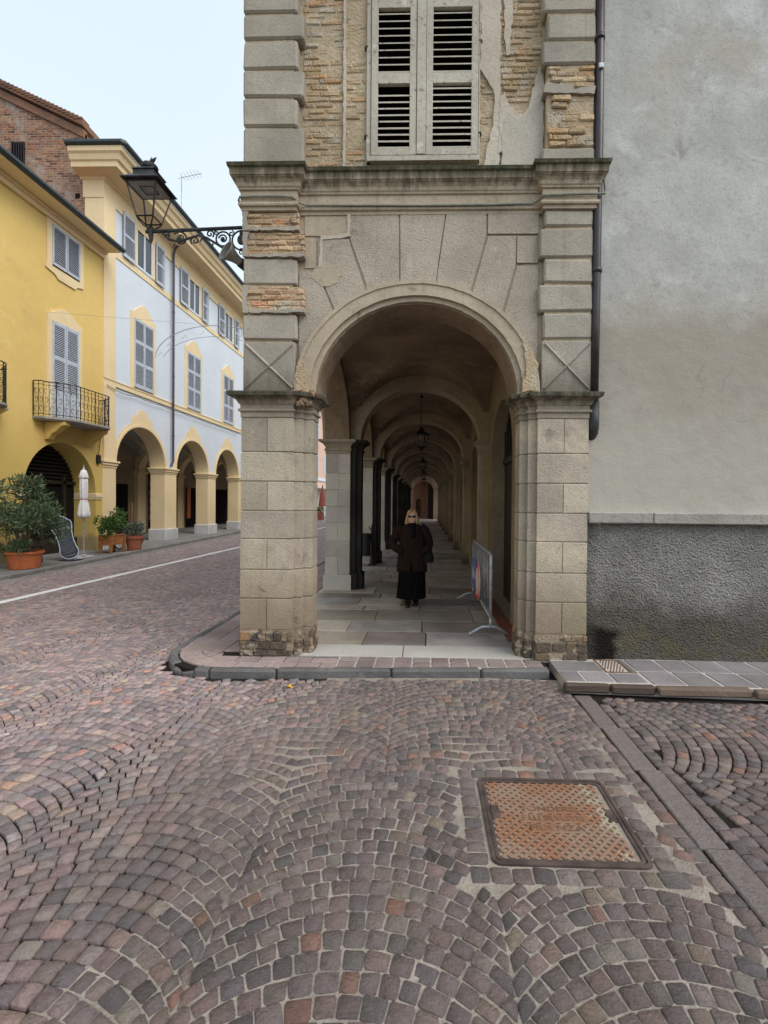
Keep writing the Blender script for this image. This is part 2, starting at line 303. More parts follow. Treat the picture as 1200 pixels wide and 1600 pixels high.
class MB:
    def __init__(s): s.v = []; s.f = []; s.c = []; s.tint = (1, 1, 1)
    def add(s, vs, fs):
        o = len(s.v); s.v += [tuple(p) for p in vs]; s.c += [s.tint] * len(vs)
        s.f += [tuple(i + o for i in f) for f in fs]; return s
    def box(s, x0, x1, y0, y1, z0, z1, j=0):
        q = lambda: random.uniform(-j, j) if j else 0
        vs = [(x + q(), y + q(), z + q()) for z in (z0, z1) for y in (y0, y1) for x in (x0, x1)]
        return s.add(vs, [(0, 2, 3, 1), (4, 5, 7, 6), (0, 1, 5, 4), (2, 6, 7, 3), (0, 4, 6, 2), (1, 3, 7, 5)])
    def bev(s, x0, x1, y0, y1, z0, z1, b=.01, j=0):
        c = [(x0 + x1) / 2, (y0 + y1) / 2, (z0 + z1) / 2]; h = [abs(x1 - x0) / 2, abs(y1 - y0) / 2, abs(z1 - z0) / 2]
        b = min(b, *(x * .45 for x in h)); vs = []; ix = {}
        q = lambda: random.uniform(-j, j) if j else 0
        for sx in (-1, 1):
            for sy in (-1, 1):
                for sz in (-1, 1):
                    jj = (q(), q(), q())
                    for a in range(3):
                        sg = (sx, sy, sz)
                        ix[(sx, sy, sz, a)] = len(vs)
                        vs.append(tuple(c[k] + jj[k] + sg[k] * (h[k] if k == a else h[k] - b) for k in range(3)))
        fs = []
        for a in range(3):
            u, w = (a + 1) % 3, (a + 2) % 3
            for sg in (-1, 1):
                def key(su, sw, ax=a):
                    t = [0, 0, 0]; t[a] = sg; t[u] = su; t[w] = sw; return ix[(*t, ax)]
                fs.append((key(-1, -1), key(1, -1), key(1, 1), key(-1, 1)))
            for su in (-1, 1):
                for sw in (-1, 1):
                    t0 = [0, 0, 0]; t0[u] = su; t0[w] = sw; t0[a] = -1; t1 = list(t0); t1[a] = 1
                    fs.append((ix[(*t0, u)], ix[(*t1, u)], ix[(*t1, w)], ix[(*t0, w)]))
        for sx in (-1, 1):
            for sy in (-1, 1):
                for sz in (-1, 1): fs.append(tuple(ix[(sx, sy, sz, a)] for a in range(3)))
        return s.add(vs, fs)
    def pbox(s, P, s0, s1, d0, d1, z0, z1, b=0):
        a = P(s0, d0, z0); c = P(s1, d1, z1)
        lo = [min(a[i], c[i]) for i in range(3)]; hi = [max(a[i], c[i]) for i in range(3)]
        if b: return s.bev(lo[0], hi[0], lo[1], hi[1], lo[2], hi[2], b)
        return s.box(lo[0], hi[0], lo[1], hi[1], lo[2], hi[2])
    def prism(s, P, poly, d0, d1):                # poly in (s, z), extruded along depth d
        n = len(poly); vs = [P(a, d0, b) for a, b in poly] + [P(a, d1, b) for a, b in poly]
        return s.add(vs, [tuple(range(n)), tuple(range(2 * n - 1, n - 1, -1))] + [(i, (i + 1) % n, (i + 1) % n + n, i + n) for i in range(n)])
    def sprism(s, P, poly, s0, s1):               # poly in (d, z), extruded along s
        n = len(poly); vs = [P(s0, a, b) for a, b in poly] + [P(s1, a, b) for a, b in poly]
        return s.add(vs, [tuple(range(n)), tuple(range(2 * n - 1, n - 1, -1))] + [(i, (i + 1) % n, (i + 1) % n + n, i + n) for i in range(n)])
    def zprism(s, poly, z0, z1):
        return s.loft([[(x, y, z0) for x, y in poly], [(x, y, z1) for x, y in poly]])
    def loft(s, rings, caps=True, closed=True):
        n = len(rings[0]); vs = [p for r in rings for p in r]; fs = []
        m = n if closed else n - 1
        for k in range(len(rings) - 1):
            for i in range(m): fs.append((k * n + i, k * n + (i + 1) % n, (k + 1) * n + (i + 1) % n, (k + 1) * n + i))
        if caps and closed:
            fs.append(tuple(range(n - 1, -1, -1))); fs.append(tuple(range((len(rings) - 1) * n, len(rings) * n)))
        return s.add(vs, fs)
    def tube(s, pts, r, seg=8, caps=True, closed=False):
        pts = [Vector(p) for p in pts]; n = len(pts); rr = r if isinstance(r, (list, tuple)) else [r] * n
        rings = []; up = None
        for i in range(n):
            if closed: t = (pts[(i + 1) % n] - pts[i - 1])
            else: t = (pts[min(i + 1, n - 1)] - pts[max(i - 1, 0)])
            t.normalize()
            if up is None:
                up = Vector((0, 0, 1)) if abs(t.z) < .9 else Vector((1, 0, 0))
            a = up - t * up.dot(t)
            if a.length < 1e-5: a = t.orthogonal()
            a.normalize(); up = a; b = t.cross(a)
            rings.append([tuple(pts[i] + (a * math.cos(q) + b * math.sin(q)) * rr[i]) for q in (2 * pi * k / seg for k in range(seg))])
        if closed: rings.append(rings[0]); caps = False
        return s.loft(rings, caps)
    def lathe(s, prof, cx, cy, seg=20, ex=1, ey=1, caps=True):
        return s.loft([[(cx + r * ex * math.cos(2 * pi * k / seg), cy + r * ey * math.sin(2 * pi * k / seg), z) for k in range(seg)] for r, z in prof], caps)
    def ell(s, c, r, seg=14, rings=8):
        return s.loft([[(c[0] + r[0] * math.sin(a) * math.cos(2 * pi * k / seg), c[1] + r[1] * math.sin(a) * math.sin(2 * pi * k / seg), c[2] + r[2] * math.cos(a)) for k in range(seg)]
                       for a in (max(.02, min(pi - .02, pi * q / rings)) for q in range(rings + 1))])
    def xf(s, mat, start=0):
        for i in range(start, len(s.v)): s.v[i] = tuple(mat @ Vector(s.v[i]))
        return s
    def build(s, name, mat, parent=None, smooth=False, origin=None, bevel=0, fix=True, colors=False):
        o0 = ORI[parent.name] if parent is not None else Vector(origin or (0, 0, 0))
        me = bpy.data.meshes.new(name)
        me.from_pydata([(x - o0.x, y - o0.y, z - o0.z) for x, y, z in s.v], [], s.f)
        if fix:
            bm = bmesh.new(); bm.from_mesh(me); bmesh.ops.recalc_face_normals(bm, faces=bm.faces); bm.to_mesh(me); bm.free()
        if colors or any(c != (1, 1, 1) for c in s.c):
            at = me.color_attributes.new('tint', 'FLOAT_COLOR', 'POINT')
            at.data.foreach_set('color', np.array([(*c, 1) for c in s.c], 'f').ravel())
        elif mat in (M['stone_far'], M['brownkerb'], M['stone'], M['quoin'], M['brickwall'], M['rubble'], M['slab'], M['tile'], M['greytile']):
            at = me.color_attributes.new('tint', 'FLOAT_COLOR', 'POINT'); at.data.foreach_set('color', np.ones(len(s.v) * 4, 'f'))
        me.materials.append(mat)
        if smooth: me.polygons.foreach_set('use_smooth', [True] * len(me.polygons))
        o = bpy.data.objects.new(name, me); COL.objects.link(o)
        if parent is not None: o.parent = parent
        else: o.location = o0
        ORI[o.name] = o0
        if bevel:
            b = o.modifiers.new('edge', 'BEVEL'); b.width = bevel; b.segments = 2; b.limit_method = 'ANGLE'; b.angle_limit = R_(40); b.harden_normals = False
        return o

def tag(o, label, cat=None, group=None, kind=None):
    o['label'] = label
    if cat: o['category'] = cat
    if group: o['group'] = group
    if kind: o['kind'] = kind
    return o
def thing(name, label, cat, loc, group=None):
    o = bpy.data.objects.new(name, None); COL.objects.link(o); o.location = loc; o.empty_display_size = .2
    ORI[o.name] = Vector(loc); return tag(o, label, cat, group)
def copy_tree(o, parent=None, shift=(0, 0, 0)):
    kids = list(o.children)
    c = o.copy(); COL.objects.link(c)
    if parent is not None: c.parent = parent
    if shift: c.location = Vector(c.location) + Vector(shift)
    ORI[c.name] = ORI[o.name]
    for k in kids: copy_tree(k, c, None)
    return c

def arch_wall(mb, P, s0, s1, z0, z1, t, ops, n=20):
    """Wall of thickness t (from depth 0 back to -t) with arched openings (centre, half width, spring z, rise, bottom z)."""
    def q(a, b, c, d): mb.add([a, b, c, d], [(0, 1, 2, 3)])
    def panel(a, b, c, d):
        if b - a > 1e-4 and d - c > 1e-4:
            q(P(a, 0, c), P(b, 0, c), P(b, 0, d), P(a, 0, d)); q(P(a, -t, c), P(b, -t, c), P(b, -t, d), P(a, -t, d))
    cur = s0
    for (c, a, zs, b, zb) in sorted(ops):
        panel(cur, c - a, z0, z1); panel(c - a, c + a, z0, zb)
        for sd in (-1, 1): q(P(c + sd * a, 0, zb), P(c + sd * a, -t, zb), P(c + sd * a, -t, zs), P(c + sd * a, 0, zs))
        if zb > z0: q(P(c - a, 0, zb), P(c + a, 0, zb), P(c + a, -t, zb), P(c - a, -t, zb))
        pts = [(c - a * math.cos(pi * k / n), zs + b * math.sin(pi * k / n)) for k in range(n + 1)] if b > 0 else [(c - a, zs), (c + a, zs)]
        for (u, zu), (w, zw) in zip(pts, pts[1:]):
            for dd in (0, -t): q(P(u, dd, zu), P(w, dd, zw), P(w, dd, z1), P(u, dd, z1))
            q(P(u, 0, zu), P(u, -t, zu), P(w, -t, zw), P(w, 0, zw))
        cur = c + a
    panel(cur, s1, z0, z1)
    q(P(s0, 0, z0), P(s0, -t, z0), P(s0, -t, z1), P(s0, 0, z1)); q(P(s1, 0, z0), P(s1, -t, z0), P(s1, -t, z1), P(s1, 0, z1))
    q(P(s0, 0, z1), P(s1, 0, z1), P(s1, -t, z1), P(s0, -t, z1)); 
    return mb
def arch_band(mb, P, c, zs, a0, b0, a1, b1, d0, d1, n=36, j=0, t0=0.0, t1=pi):
    """A raised band following an arch: inner radii a0,b0, outer a1,b1, from depth d0 (back) to d1 (front)."""
    rings = []
    for k in range(n + 1):
        q = t0 + (t1 - t0) * k / n; co, si = -math.cos(q), math.sin(q)
        w = random.uniform(-j, j) if j else 0
        rings.append([P(c + (a0 + w) * co, d0, zs + (b0 + w) * si), P(c + (a0 + w) * co, d1, zs + (b0 + w) * si), P(c + (a1 + w) * co, d1, zs + (b1 + w) * si), P(c + (a1 + w) * co, d0, zs + (b1 + w) * si)])
    return mb.loft(rings)
def offset_poly(poly, d):
    n = len(poly); out = []
    for i in range(n):
        p0, p1, p2 = Vector(poly[i - 1]), Vector(poly[i]), Vector(poly[(i + 1) % n])
        e0 = (p1 - p0).normalized(); e1 = (p2 - p1).normalized()
        n0 = Vector((e0.y, -e0.x)); n1 = Vector((e1.y, -e1.x))   # outward for counter-clockwise
        m = n0 + n1; m = m / max(.2, m.dot(n0)) if m.length > 1e-6 else n0
        out.append((p1.x + m.x * d, p1.y + m.y * d))
    return out
def louvre(mb, P, s0, s1, z0, z1, d, panels, stile=.06, pitch=.045, th=.04, slat=None, skip=(), sth=.012):
    """A shutter leaf: stiles, rails between louvred panels [(za, zb)], slats with dark gaps between them."""
    mb.pbox(P, s0, s0 + stile, d, d + th, z0, z1, .004); mb.pbox(P, s1 - stile, s1, d, d + th, z0, z1, .004)
    zz = z0
    for za, zb in panels:
        if za > zz: mb.pbox(P, s0 + stile, s1 - stile, d, d + th, zz, za)
        zz = zb
        k = max(1, int((zb - za) / pitch)); st = (zb - za) / k
        for i in range(k):
            if (za, i) in skip: continue
            zc = za + (i + .5) * st; sl = (slat or st * .55); w = random.uniform(-.002, .002)
            mb.sprism(P, [(d + .002, zc + sl * .5 + w), (d + .002, zc + sl * .5 - sth + w), (d + th - .004, zc - sl * .5 - sth + w), (d + th - .004, zc - sl * .5 + w)], s0 + stile - .001, s1 - stile + .001)
    if z1 > zz: mb.pbox(P, s0 + stile, s1 - stile, d, d + th, zz, z1)
    return mb
def scroll(c, r0, r1, a0, turns, n=22, plane=lambda u, w: (u, 0, w)):
    return [plane(c[0] + (r0 + (r1 - r0) * k / n) * math.cos(a0 + turns * 2 * pi * k / n), c[1] + (r0 + (r1 - r0) * k / n) * math.sin(a0 + turns * 2 * pi * k / n)) for k in range(n + 1)]
# ------------------------------------------------------------------ ground and paving
def np_mesh(name, verts, loops, starts, totals, tint, mat, smooth=None):
    me = bpy.data.meshes.new(name)
    me.vertices.add(len(verts)); me.vertices.foreach_set('co', np.asarray(verts, 'f').ravel())
    me.loops.add(len(loops)); me.loops.foreach_set('vertex_index', np.asarray(loops, 'i'))
    me.polygons.add(len(starts)); me.polygons.foreach_set('loop_start', np.asarray(starts, 'i')); me.polygons.foreach_set('loop_total', np.asarray(totals, 'i'))
    me.update(calc_edges=True)
    a = me.color_attributes.new('tint', 'FLOAT_COLOR', 'POINT')
    a.data.foreach_set('color', np.concatenate([tint, np.ones((len(tint), 1))], 1).astype('f').ravel())
    if smooth is not None: me.polygons.foreach_set('use_smooth', smooth)
    me.materials.append(mat); me.validate()
    o = bpy.data.objects.new(name, me); COL.objects.link(o); ORI[o.name] = Vector((0, 0, 0)); return o

PALETTE = np.array([(.215, .172, .165), (.18, .15, .148), (.15, .135, .14), (.245, .185, .17), (.29, .175, .135), (.28, .225, .18), (.25, .22, .205), (.12, .107, .108)]) * np.array([.92, .885, .86])
PW = np.array([.34, .25, .13, .12, .025, .02, .065, .05])
def sett_block(quads, ztop=0.0, jit=.0026, depth=.03, pal=None, near=True, ztilt=.0018):
    """quads (N,4,2) plan corners -> vertices / loops of rounded stone setts"""
    q = np.asarray(quads, float); N = len(q)
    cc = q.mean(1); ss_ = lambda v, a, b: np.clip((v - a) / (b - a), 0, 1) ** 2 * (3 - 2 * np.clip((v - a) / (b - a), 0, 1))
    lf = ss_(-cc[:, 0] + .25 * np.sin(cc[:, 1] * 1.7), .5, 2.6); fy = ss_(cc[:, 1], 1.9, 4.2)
    zone_sheen = ((1 + 1.0 * lf) * (1 + .28 * fy))[:, None] * (1 + lf[:, None] * np.array([0, .0, .07]))  # paler stone to the left, plus sky sheen painted leftwards and with distance
    tint = zone_sheen * PALETTE[rng.choice(len(PALETTE), N, p=PW)] * rng.uniform(.82, 1.22, (N, 1)) * rng.uniform(.96, 1.04, (N, 3))
    if not near:
        c = q.mean(1, keepdims=True)
        zt = ztop + rng.normal(0, .002, (N, 4, 1))
        top = np.concatenate([c + (q - c) * .95, zt], 2); bot = np.concatenate([q, np.full((N, 4, 1), ztop - depth)], 2)
        V = np.concatenate([bot, top], 1); k = 8
        faces = [[4, 5, 6, 7]] + [[i, (i + 1) % 4, (i + 1) % 4 + 4, i + 4] for i in range(4)]
    else:
        nx = np.roll(q, -1, 1); a = rng.uniform(.05, .13, (N, 4, 1)); b = 1 - rng.uniform(.05, .13, (N, 4, 1))
        p = np.stack([q + (nx - q) * a, q + (nx - q) * b], 2).reshape(N, 8, 2) + rng.normal(0, jit, (N, 8, 2))
        c = p.mean(1, keepdims=True)
        tl = rng.normal(0, ztilt * 12, (N, 1, 2)); z0 = ztop + rng.normal(0, ztilt, (N, 1, 1))
        zt = z0 + ((p - c) * tl).sum(2, keepdims=True)
        r1 = np.concatenate([c + (p - c) * .92, zt + .001 + rng.normal(0, .0012, (N, 8, 1))], 2)
        r2 = np.concatenate([c + (p - c) * .99, zt - .0045 + rng.normal(0, .001, (N, 8, 1))], 2)
        r3 = np.concatenate([c + (p - c) * 1.0, np.full((N, 8, 1), ztop - depth)], 2)
        V = np.concatenate([r3, r2, r1], 1); k = 24
        faces = [list(range(16, 24))] + [[r * 8 + i, r * 8 + (i + 1) % 8, (r + 1) * 8 + (i + 1) % 8, (r + 1) * 8 + i] for r in range(2) for i in range(8)]
    V = V.reshape(-1, 3); lo = np.concatenate(faces); tot = np.array([len(f) for f in faces]); st = np.concatenate([[0], np.cumsum(tot)[:-1]])
    L = (np.arange(N)[:, None] * k + lo[None]).ravel(); T = np.tile(tot, N); Sx = (np.arange(N)[:, None] * len(lo) + st[None]).ravel()
    return V, L, Sx, T, np.repeat(tint, k, 0)
def join_blocks(bs):
    vo = lo = 0; o = [[], [], [], [], []]
    for V, L, Sx, T, C in bs:
        o[0].append(V); o[1].append(L + vo); o[2].append(Sx + lo); o[3].append(T); o[4].append(C); vo += len(V); lo += len(L)
    return [np.concatenate(x) for x in o]

SW = 1.25; SR = SW / 1.52; SE = math.sqrt(SR * SR - SW * SW / 4)
def flat(x, c):
    t = abs((x - c + SW / 2) % SW - SW / 2) / (SW / 2); return 1 - t ** 16
def hump(x, c):
    t = (x - c + SW / 2) % SW - SW / 2
    r = math.sqrt(max(1e-6, SR * SR - t * t)); return r - SE, -t / r
STRIP = lambda y: 1.42 + (4.88 - y) * .033            # left edge of the plain stone strip that divides the two pavings
MH = (.36, 1.185, 2.47, 3.25)                       # manhole frame
CORNER = [(1.36, 5.13), (1.34, 5.16), (-2.25, 4.985), (-2.55, 5.05), (-2.78, 5.22), (-2.93, 5.5), (-2.985, 5.85), (-2.985, 6.4), (-2.95, 9), (-2.95, 70)]
def kerb_y(x): return 4.985 + max(0, x + 2.25) * .049
def in_walk(x, y):
    if y > 5.0 and x > -2.98:
        if x > -2.3: return y > kerb_y(x) - .03
        return (x + 2.35) ** 2 / .60 ** 2 + (y - 5.62) ** 2 / .60 ** 2 < 1 or y > 5.62
    return y > kerb_y(x) - .03 and x > -2.3
def gen_arcs():
    near, far = [], []
    v = 1.0; row = 0
    while v < 31:
        dv = .093 if v < 16 else .105
        u = -10.4 + random.uniform(0, .1)
        while u < 1.4:
            s = min(1, max(0, (v - 2.75) / .95)); s = s * s * (3 - 2 * s)
            b = min(1, max(0, (u + 2.6) / 1.0)); s *= b * b * (3 - 2 * b)
            def hs(x):
                h0, g0 = hump(x, -.27); h1, g1 = hump(x, -.27 + SW / 2)
                return h0 * (1 - s) + h1 * s, g0 * (1 - s) + g1 * s
            _, g = hs(u + .03); du = (.089 * random.uniform(.84, 1.18)) / math.sqrt(1 + .75 * g * g)
            c0_ = -.27 if s < .5 else -.27 + SW / 2; rem = SW - ((u - c0_ - SW / 2) % SW)
            if rem < 1.15 * du or rem < .045: du = max(rem, .03)
            elif rem < 1.9 * du: du = rem / 2
            uc = u + du / 2; h, g = hs(uc); x, y = uc, v + h
            u += du
            if y < 1.0 or x < -9.75 - max(0, (y - 10)) * .058 or in_walk(x, y) or in_walk(x + .02, y + .03) or x > STRIP(y) - .1: continue
            if MH[0] - .142 < x < MH[1] + .14 and MH[2] - .142 < y < MH[3] + .13: continue
            if y > 12 and x > -2.9: continue
            near_ = y < 9.0
            gap = .0058 + .0022 * random.random() if x > -1.2 - .4 * math.sin(y * 2) else .0062
            if not near_: gap = .0068
            ny = dv / 2 - gap / 2 * math.sqrt(1 + g * g) - .0005; nx = du / 2 - gap / 2
            qd = []
            for a_, c_ in ((-1, -1), (1, -1), (1, 1), (-1, 1)):
                xx = x + a_ * nx; _, gg = hs(xx); gg *= flat(xx, -.27 if s < .5 else -.27 + SW / 2); xx -= .9 * gg * c_ * ny / (1 + gg * gg); hh, _ = hs(xx)
                qd.append((xx, v + hh + c_ * ny))
            (near if near_ else far).append(qd)
        v += dv; row += 1
    # right-hand paving, arcs turned a quarter turn
    v = 1.2
    while v < 6.6:
        u = 1.2 + random.uniform(0, .1)
        while u < 4.72:
            h, g = hump(u + .03, 3.95); du = (.09 * random.uniform(.84, 1.18)) / math.sqrt(1 + .75 * g * g)
            rem = SW - ((u - 3.95 - SW / 2) % SW)
            if rem < 1.15 * du or rem < .045: du = max(rem, .03)
            elif rem < 1.9 * du: du = rem / 2
            uc = u + du / 2; h, g = hump(uc, 3.95); x, y = v + h, uc; u += du
            if x < STRIP(y) + .285 or y > 4.645 - (x - 1.4) * .055: continue
            ny = .05 - .0045 * math.sqrt(1 + g * g); nx = du / 2 - .0045; qd = []
            for a_, c_ in ((-1, -1), (1, -1), (1, 1), (-1, 1)):
                yy_ = y + a_ * nx; _, gg = hump(yy_, 3.95); gg *= flat(yy_, 3.95); yy_ -= .9 * gg * c_ * ny / (1 + gg * gg); hh, _ = hump(yy_, 3.95)
                qd.append((v + hh + c_ * ny, yy_))
            near.append(qd[::-1])
        v += .1
    # straight border rows round the cover, beside the strip and in front of the kerb
    def strip_row(x0, y0, x1, y1, w, nrow=1):
        L = math.hypot(x1 - x0, y1 - y0); dx, dy = (x1 - x0) / L, (y1 - y0) / L; t = 0
        while t < L - .04:
            d = min(random.uniform(.085, .12), L - t)
            if L - t - d < .05: d = L - t
            c = [(t + .004, -w / 2), (t + d - .004, -w / 2), (t + d - .004, w / 2), (t + .004, w / 2)]
            near.append([(x0 + a * dx - b * dy, y0 + a * dy + b * dx) for a, b in c]); t += d
    a, b, c, d = MH
    strip_row(a - .02, c - .065, b + .12, c - .065, .10); strip_row(a - .12, d + .055, b + .12, d + .055, .095)
    strip_row(a - .07, c - .12, a - .07, d, .10); strip_row(b + .062, c - .01, b + .062, d + .005, .10)
    strip_row(STRIP(1.3) - .05, 1.3, STRIP(4.85) - .05, 4.85, .09)
    strip_row(STRIP(1.2) + .225, 1.2, STRIP(4.5) + .225, 4.5, .09)
    return near, far
near, far = gen_arcs()
def cull(qs, m=260):
    q = np.asarray(qs, float); c = q.mean(1)
    x, y, d = project(np.stack([c[:, 0], c[:, 1], np.zeros(len(c))]))
    x2, y2, d2 = project(np.stack([c[:, 0] + 1.0, c[:, 1], np.zeros(len(c))])); x3, _, _ = project(np.stack([c[:, 0] - 1.0, c[:, 1], np.zeros(len(c))]))
    k = (d > .3) & (np.maximum(x, x2) > -m) & (np.minimum(x, x3) < 1200 + m)
    return q[k]
near = cull(near); far = cull(far)
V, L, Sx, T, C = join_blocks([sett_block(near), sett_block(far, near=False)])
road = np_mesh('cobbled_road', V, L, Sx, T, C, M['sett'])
tag(road, 'purple grey porphyry setts laid in arcs across the street corner', 'road', kind='structure')
print('setts', len(near), len(far))
mb = MB(); mb.box(-160, 160, -60, 240, -.6, -.015)
tag(mb.build('ground', M['ground']), 'dark ground and joints under the setts', 'ground', kind='structure')
# pale sand joints in the middle of the crossing
mb = MB(); edge = []
y = .9
while y < 5.3: edge.append((-1.35 - .35 * math.sin(y * 2.1) - .25 * max(0, 4 - y) * .4 + random.uniform(-.05, .05), y)); y += .11
mb.zprism([(STRIP(.9) - .01, .9), (STRIP(5.1) - .01, 5.1)] + [(x, y) for x, y in edge[::-1]], -.0145, -.006)
tag(mb.build('joint_sand', M['joint_pale']), 'pale sand filling the joints between the middle setts', 'sand', kind='structure')
# stone strip dividing the pavings
mb = MB(); y = .9
while y < 4.66:
    d = random.uniform(.5, .8); y2 = min(y + d, 4.7)
    x = STRIP((y + y2) / 2); k_ = random.uniform(.85, 1.1); mb.tint = (.235 * k_, .20 * k_, .19 * k_); mb.bev(x + .01, x + .17, y, y2 - .008, -.05, .003, .008); y = y2
tag(mb.build('stone_strip', M['sett']), 'plain stone strip dividing the two cobble pavings', 'paving strip', kind='structure')
mb = MB(); pl = [(-7.05, 2.0), (-7.487, 8.364), (-7.40, 13), (-7.267, 18.89), (-7.0, 32), (-6.5, 60)]
pl = [(-7.62, 2.0)] + pl[1:]
for (x0, y0), (x1, y1) in zip(pl, pl[1:]):
    mb.add([(x0 - .095, y0, .007), (x0 + .095, y0, .007), (x1 + .095, y1, .007), (x1 - .095, y1, .007)], [(0, 1, 2, 3)])
tag(mb.build('road_marking', M['paint_line']), 'white painted line along the far side of the street', 'road marking', kind='structure')

# sidewalk of the arcade: body, kerb stones, slabs, tiles
mb = MB()
body = [(1.36, 5.14)] + [(x, kerb_y(x)) for x in (1.3, 0, -1, -2.25)] + CORNER[3:] + [(1.3, 70)]
mb.zprism(offset_poly(body[::-1], -.02), -.3, .066)
mb.build('sidewalk_bed', M['ground']); mb = MB(); mb.box(-.97, 1.24, 5.18, 5.51, .05, .0705); tag(mb.build('tile_grout', M['grout']), 'pale grout between the purple tiles', 'pavement', kind='structure'); tag(bpy.data.objects['sidewalk_bed'], 'dark bedding of the arcade pavement', 'pavement', kind='structure')
kp = [(1.34, kerb_y(1.34)), (.6, kerb_y(.6)), (-.35, kerb_y(-.35)), (-1.55, kerb_y(-1.55)), (-2.25, 4.985)]
mb = MB()
def kerb_piece(mb, a, b, w=.1, top=.082, j=.004):
    a, b = Vector((*a, 0)), Vector((*b, 0)); t = (b - a).normalized(); nrm = Vector((t.y, -t.x, 0))
    L = (b - a).length; k = len(mb.v); mb.bev(0.004, L - .004, 0, w, -.2, top, .026, j)
    mb.xf(Matrix(((t.x, nrm.x, 0, a.x), (t.y, nrm.y, 0, a.y), (0, 0, 1, 0), (0, 0, 0, 1))), k)
for a, b in zip(kp, kp[1:]): kerb_piece(mb, a, b)
arc = [(-2.25, 4.985), (-2.42, 5.0), (-2.58, 5.075), (-2.72, 5.17), (-2.84, 5.31), (-2.93, 5.49), (-2.98, 5.7), (-2.99, 5.95), (-2.985, 6.3)]
for k, (a, b) in enumerate(zip(arc, arc[1:])):
    kerb_piece(mb, a, b, top=.085 if k not in (1, 2) else .045, w=.11, j=.012 if k in (1, 2) else .004)
yy = 6.3
while yy < 60: kerb_piece(mb, (-2.985, yy), (-2.97, yy + 1.1), top=.083); yy += 1.1
tag(mb.build('kerb', M['kerb']), 'dark slate kerb rounding the arcade corner', 'kerb', kind='structure')
def slab(mb, x0, x1, y0, y1, z, g=.005, j=.003, base=1, var=.16, hue=.03, h=.03):
    t = base * random.uniform(1 - var, 1 + var); mb.tint = tuple(t * random.uniform(1 - hue, 1 + hue) for _ in range(3))
    mb.bev(x0 + g, x1 - g, y0 + g, y1 - g, z - h, z + random.uniform(-.0015, .0015), .005, j)
mb = MB()
x = -.95                                                # small purple tiles in front of the arch
while x < 1.25:
    w = .205; y0 = kerb_y(x + .1) + .105
    for r in range(2):
        q0 = y0 + (5.5 - y0) * r / 2; q1 = y0 + (5.5 - y0) * (r + 1) / 2
        slab(mb, x, x + w, q0, q1, .082, .011, .003, .95, .2)
    x += w
for r, (ya, yb) in enumerate(((5.09, 5.27), (5.27, 5.45))):   # larger pinkish slabs round the corner
    x = -2.35
    while x < -.96:
        w = min(random.uniform(.24, .34), -.95 - x); slab(mb, x, x + w, ya, yb, .082, .005, .004, 1.25, .12); x += w
inn_ = [(x + (.10 if k < 9 else 0) * 0 + .0, y) for k, (x, y) in enumerate(arc)]
def toward(p, c, d): v = Vector((c[0] - p[0], c[1] - p[1])); v.normalize(); return (p[0] + v.x * d, p[1] + v.y * d)
ctr = (-2.30, 5.62)
for k0, k1 in ((0, 2), (2, 4), (4, 6), (6, 8)):
    pts = [toward(arc[k], ctr, .115) for k in range(k0, k1 + 1)]; t = random.uniform(1.15, 1.4); mb.tint = (t, t * .99, t * .98)
    mid = [toward(p, ctr, .24) for p in (pts[-1], pts[0])]
    q = pts + mid; q = offset_poly(q[::-1], -.004) if True else q
    mb.zprism(q, .05, .082)
    q = [toward(pts[0], ctr, .25), toward(pts[-1], ctr, .25), (ctr[0] - .03, ctr[1] - .02 - .05)]; mb.tint = (t * .92,) * 3; mb.zprism(offset_poly(q, -.004), .05, .0815)
y = 5.62; r = 0
while y < 30:
    h = random.uniform(.24, .34) if y < 12 else .6; x = -2.87
    lx = -2.88 if y > 5.55 else -2.88 + (5.55 - y) * 1.5
    cells = [lx, -2.6, -2.35, -2.1] if y > 5.4 else [lx, -2.35]
    for a, b in zip(cells, cells[1:]):
        if b - a > .05: slab(mb, a, b, y, y + h, .082, .005, .004, 1.3, .14)
    y += h
tag(mb.build('sidewalk_tiles', M['tile']), 'purple and pinkish stone tiles along the kerb', 'sidewalk', kind='structure')
mb = MB()
slab(mb, -1.55, -.25, 5.5, 5.93, .086, .004, .001, 1, .03, .01); slab(mb, -.25, 1.30, 5.5, 5.93, .086, .004, .001, 1, .03, .01)
tag(mb.build('granite_threshold', M['granite']), 'pale speckled granite threshold under the arch', 'threshold', kind='structure')
mb = MB(); y = 5.94
while y < 43.5:
    h = random.choice((.36, .45, .62, .7)) if y < 20 else .8
    x = -1.515 if (y - 5.45) % 4.1 < .75 or y < 6.3 else -2.09
    while x < 1.25:
        w = min(random.uniform(.7, 1.5), 1.25 - x)
        if 1.25 - x - w < .35: w = 1.25 - x
        tt = random.choice((.62, .8, .95, 1, 1.15, 1.3)); mb.tint = (tt * random.uniform(.97, 1.08), tt, tt * random.uniform(.84, 1.03))
        mb.bev(x + .006, x + w - .006, y + .007, y + h - .007, .04, .083 + random.uniform(-.004, .004), .009, .006); x += w
    y += h
tag(mb.build('arcade_pavement', M['slab']), 'worn grey stone slabs running through the arcade', 'pavement', kind='structure')

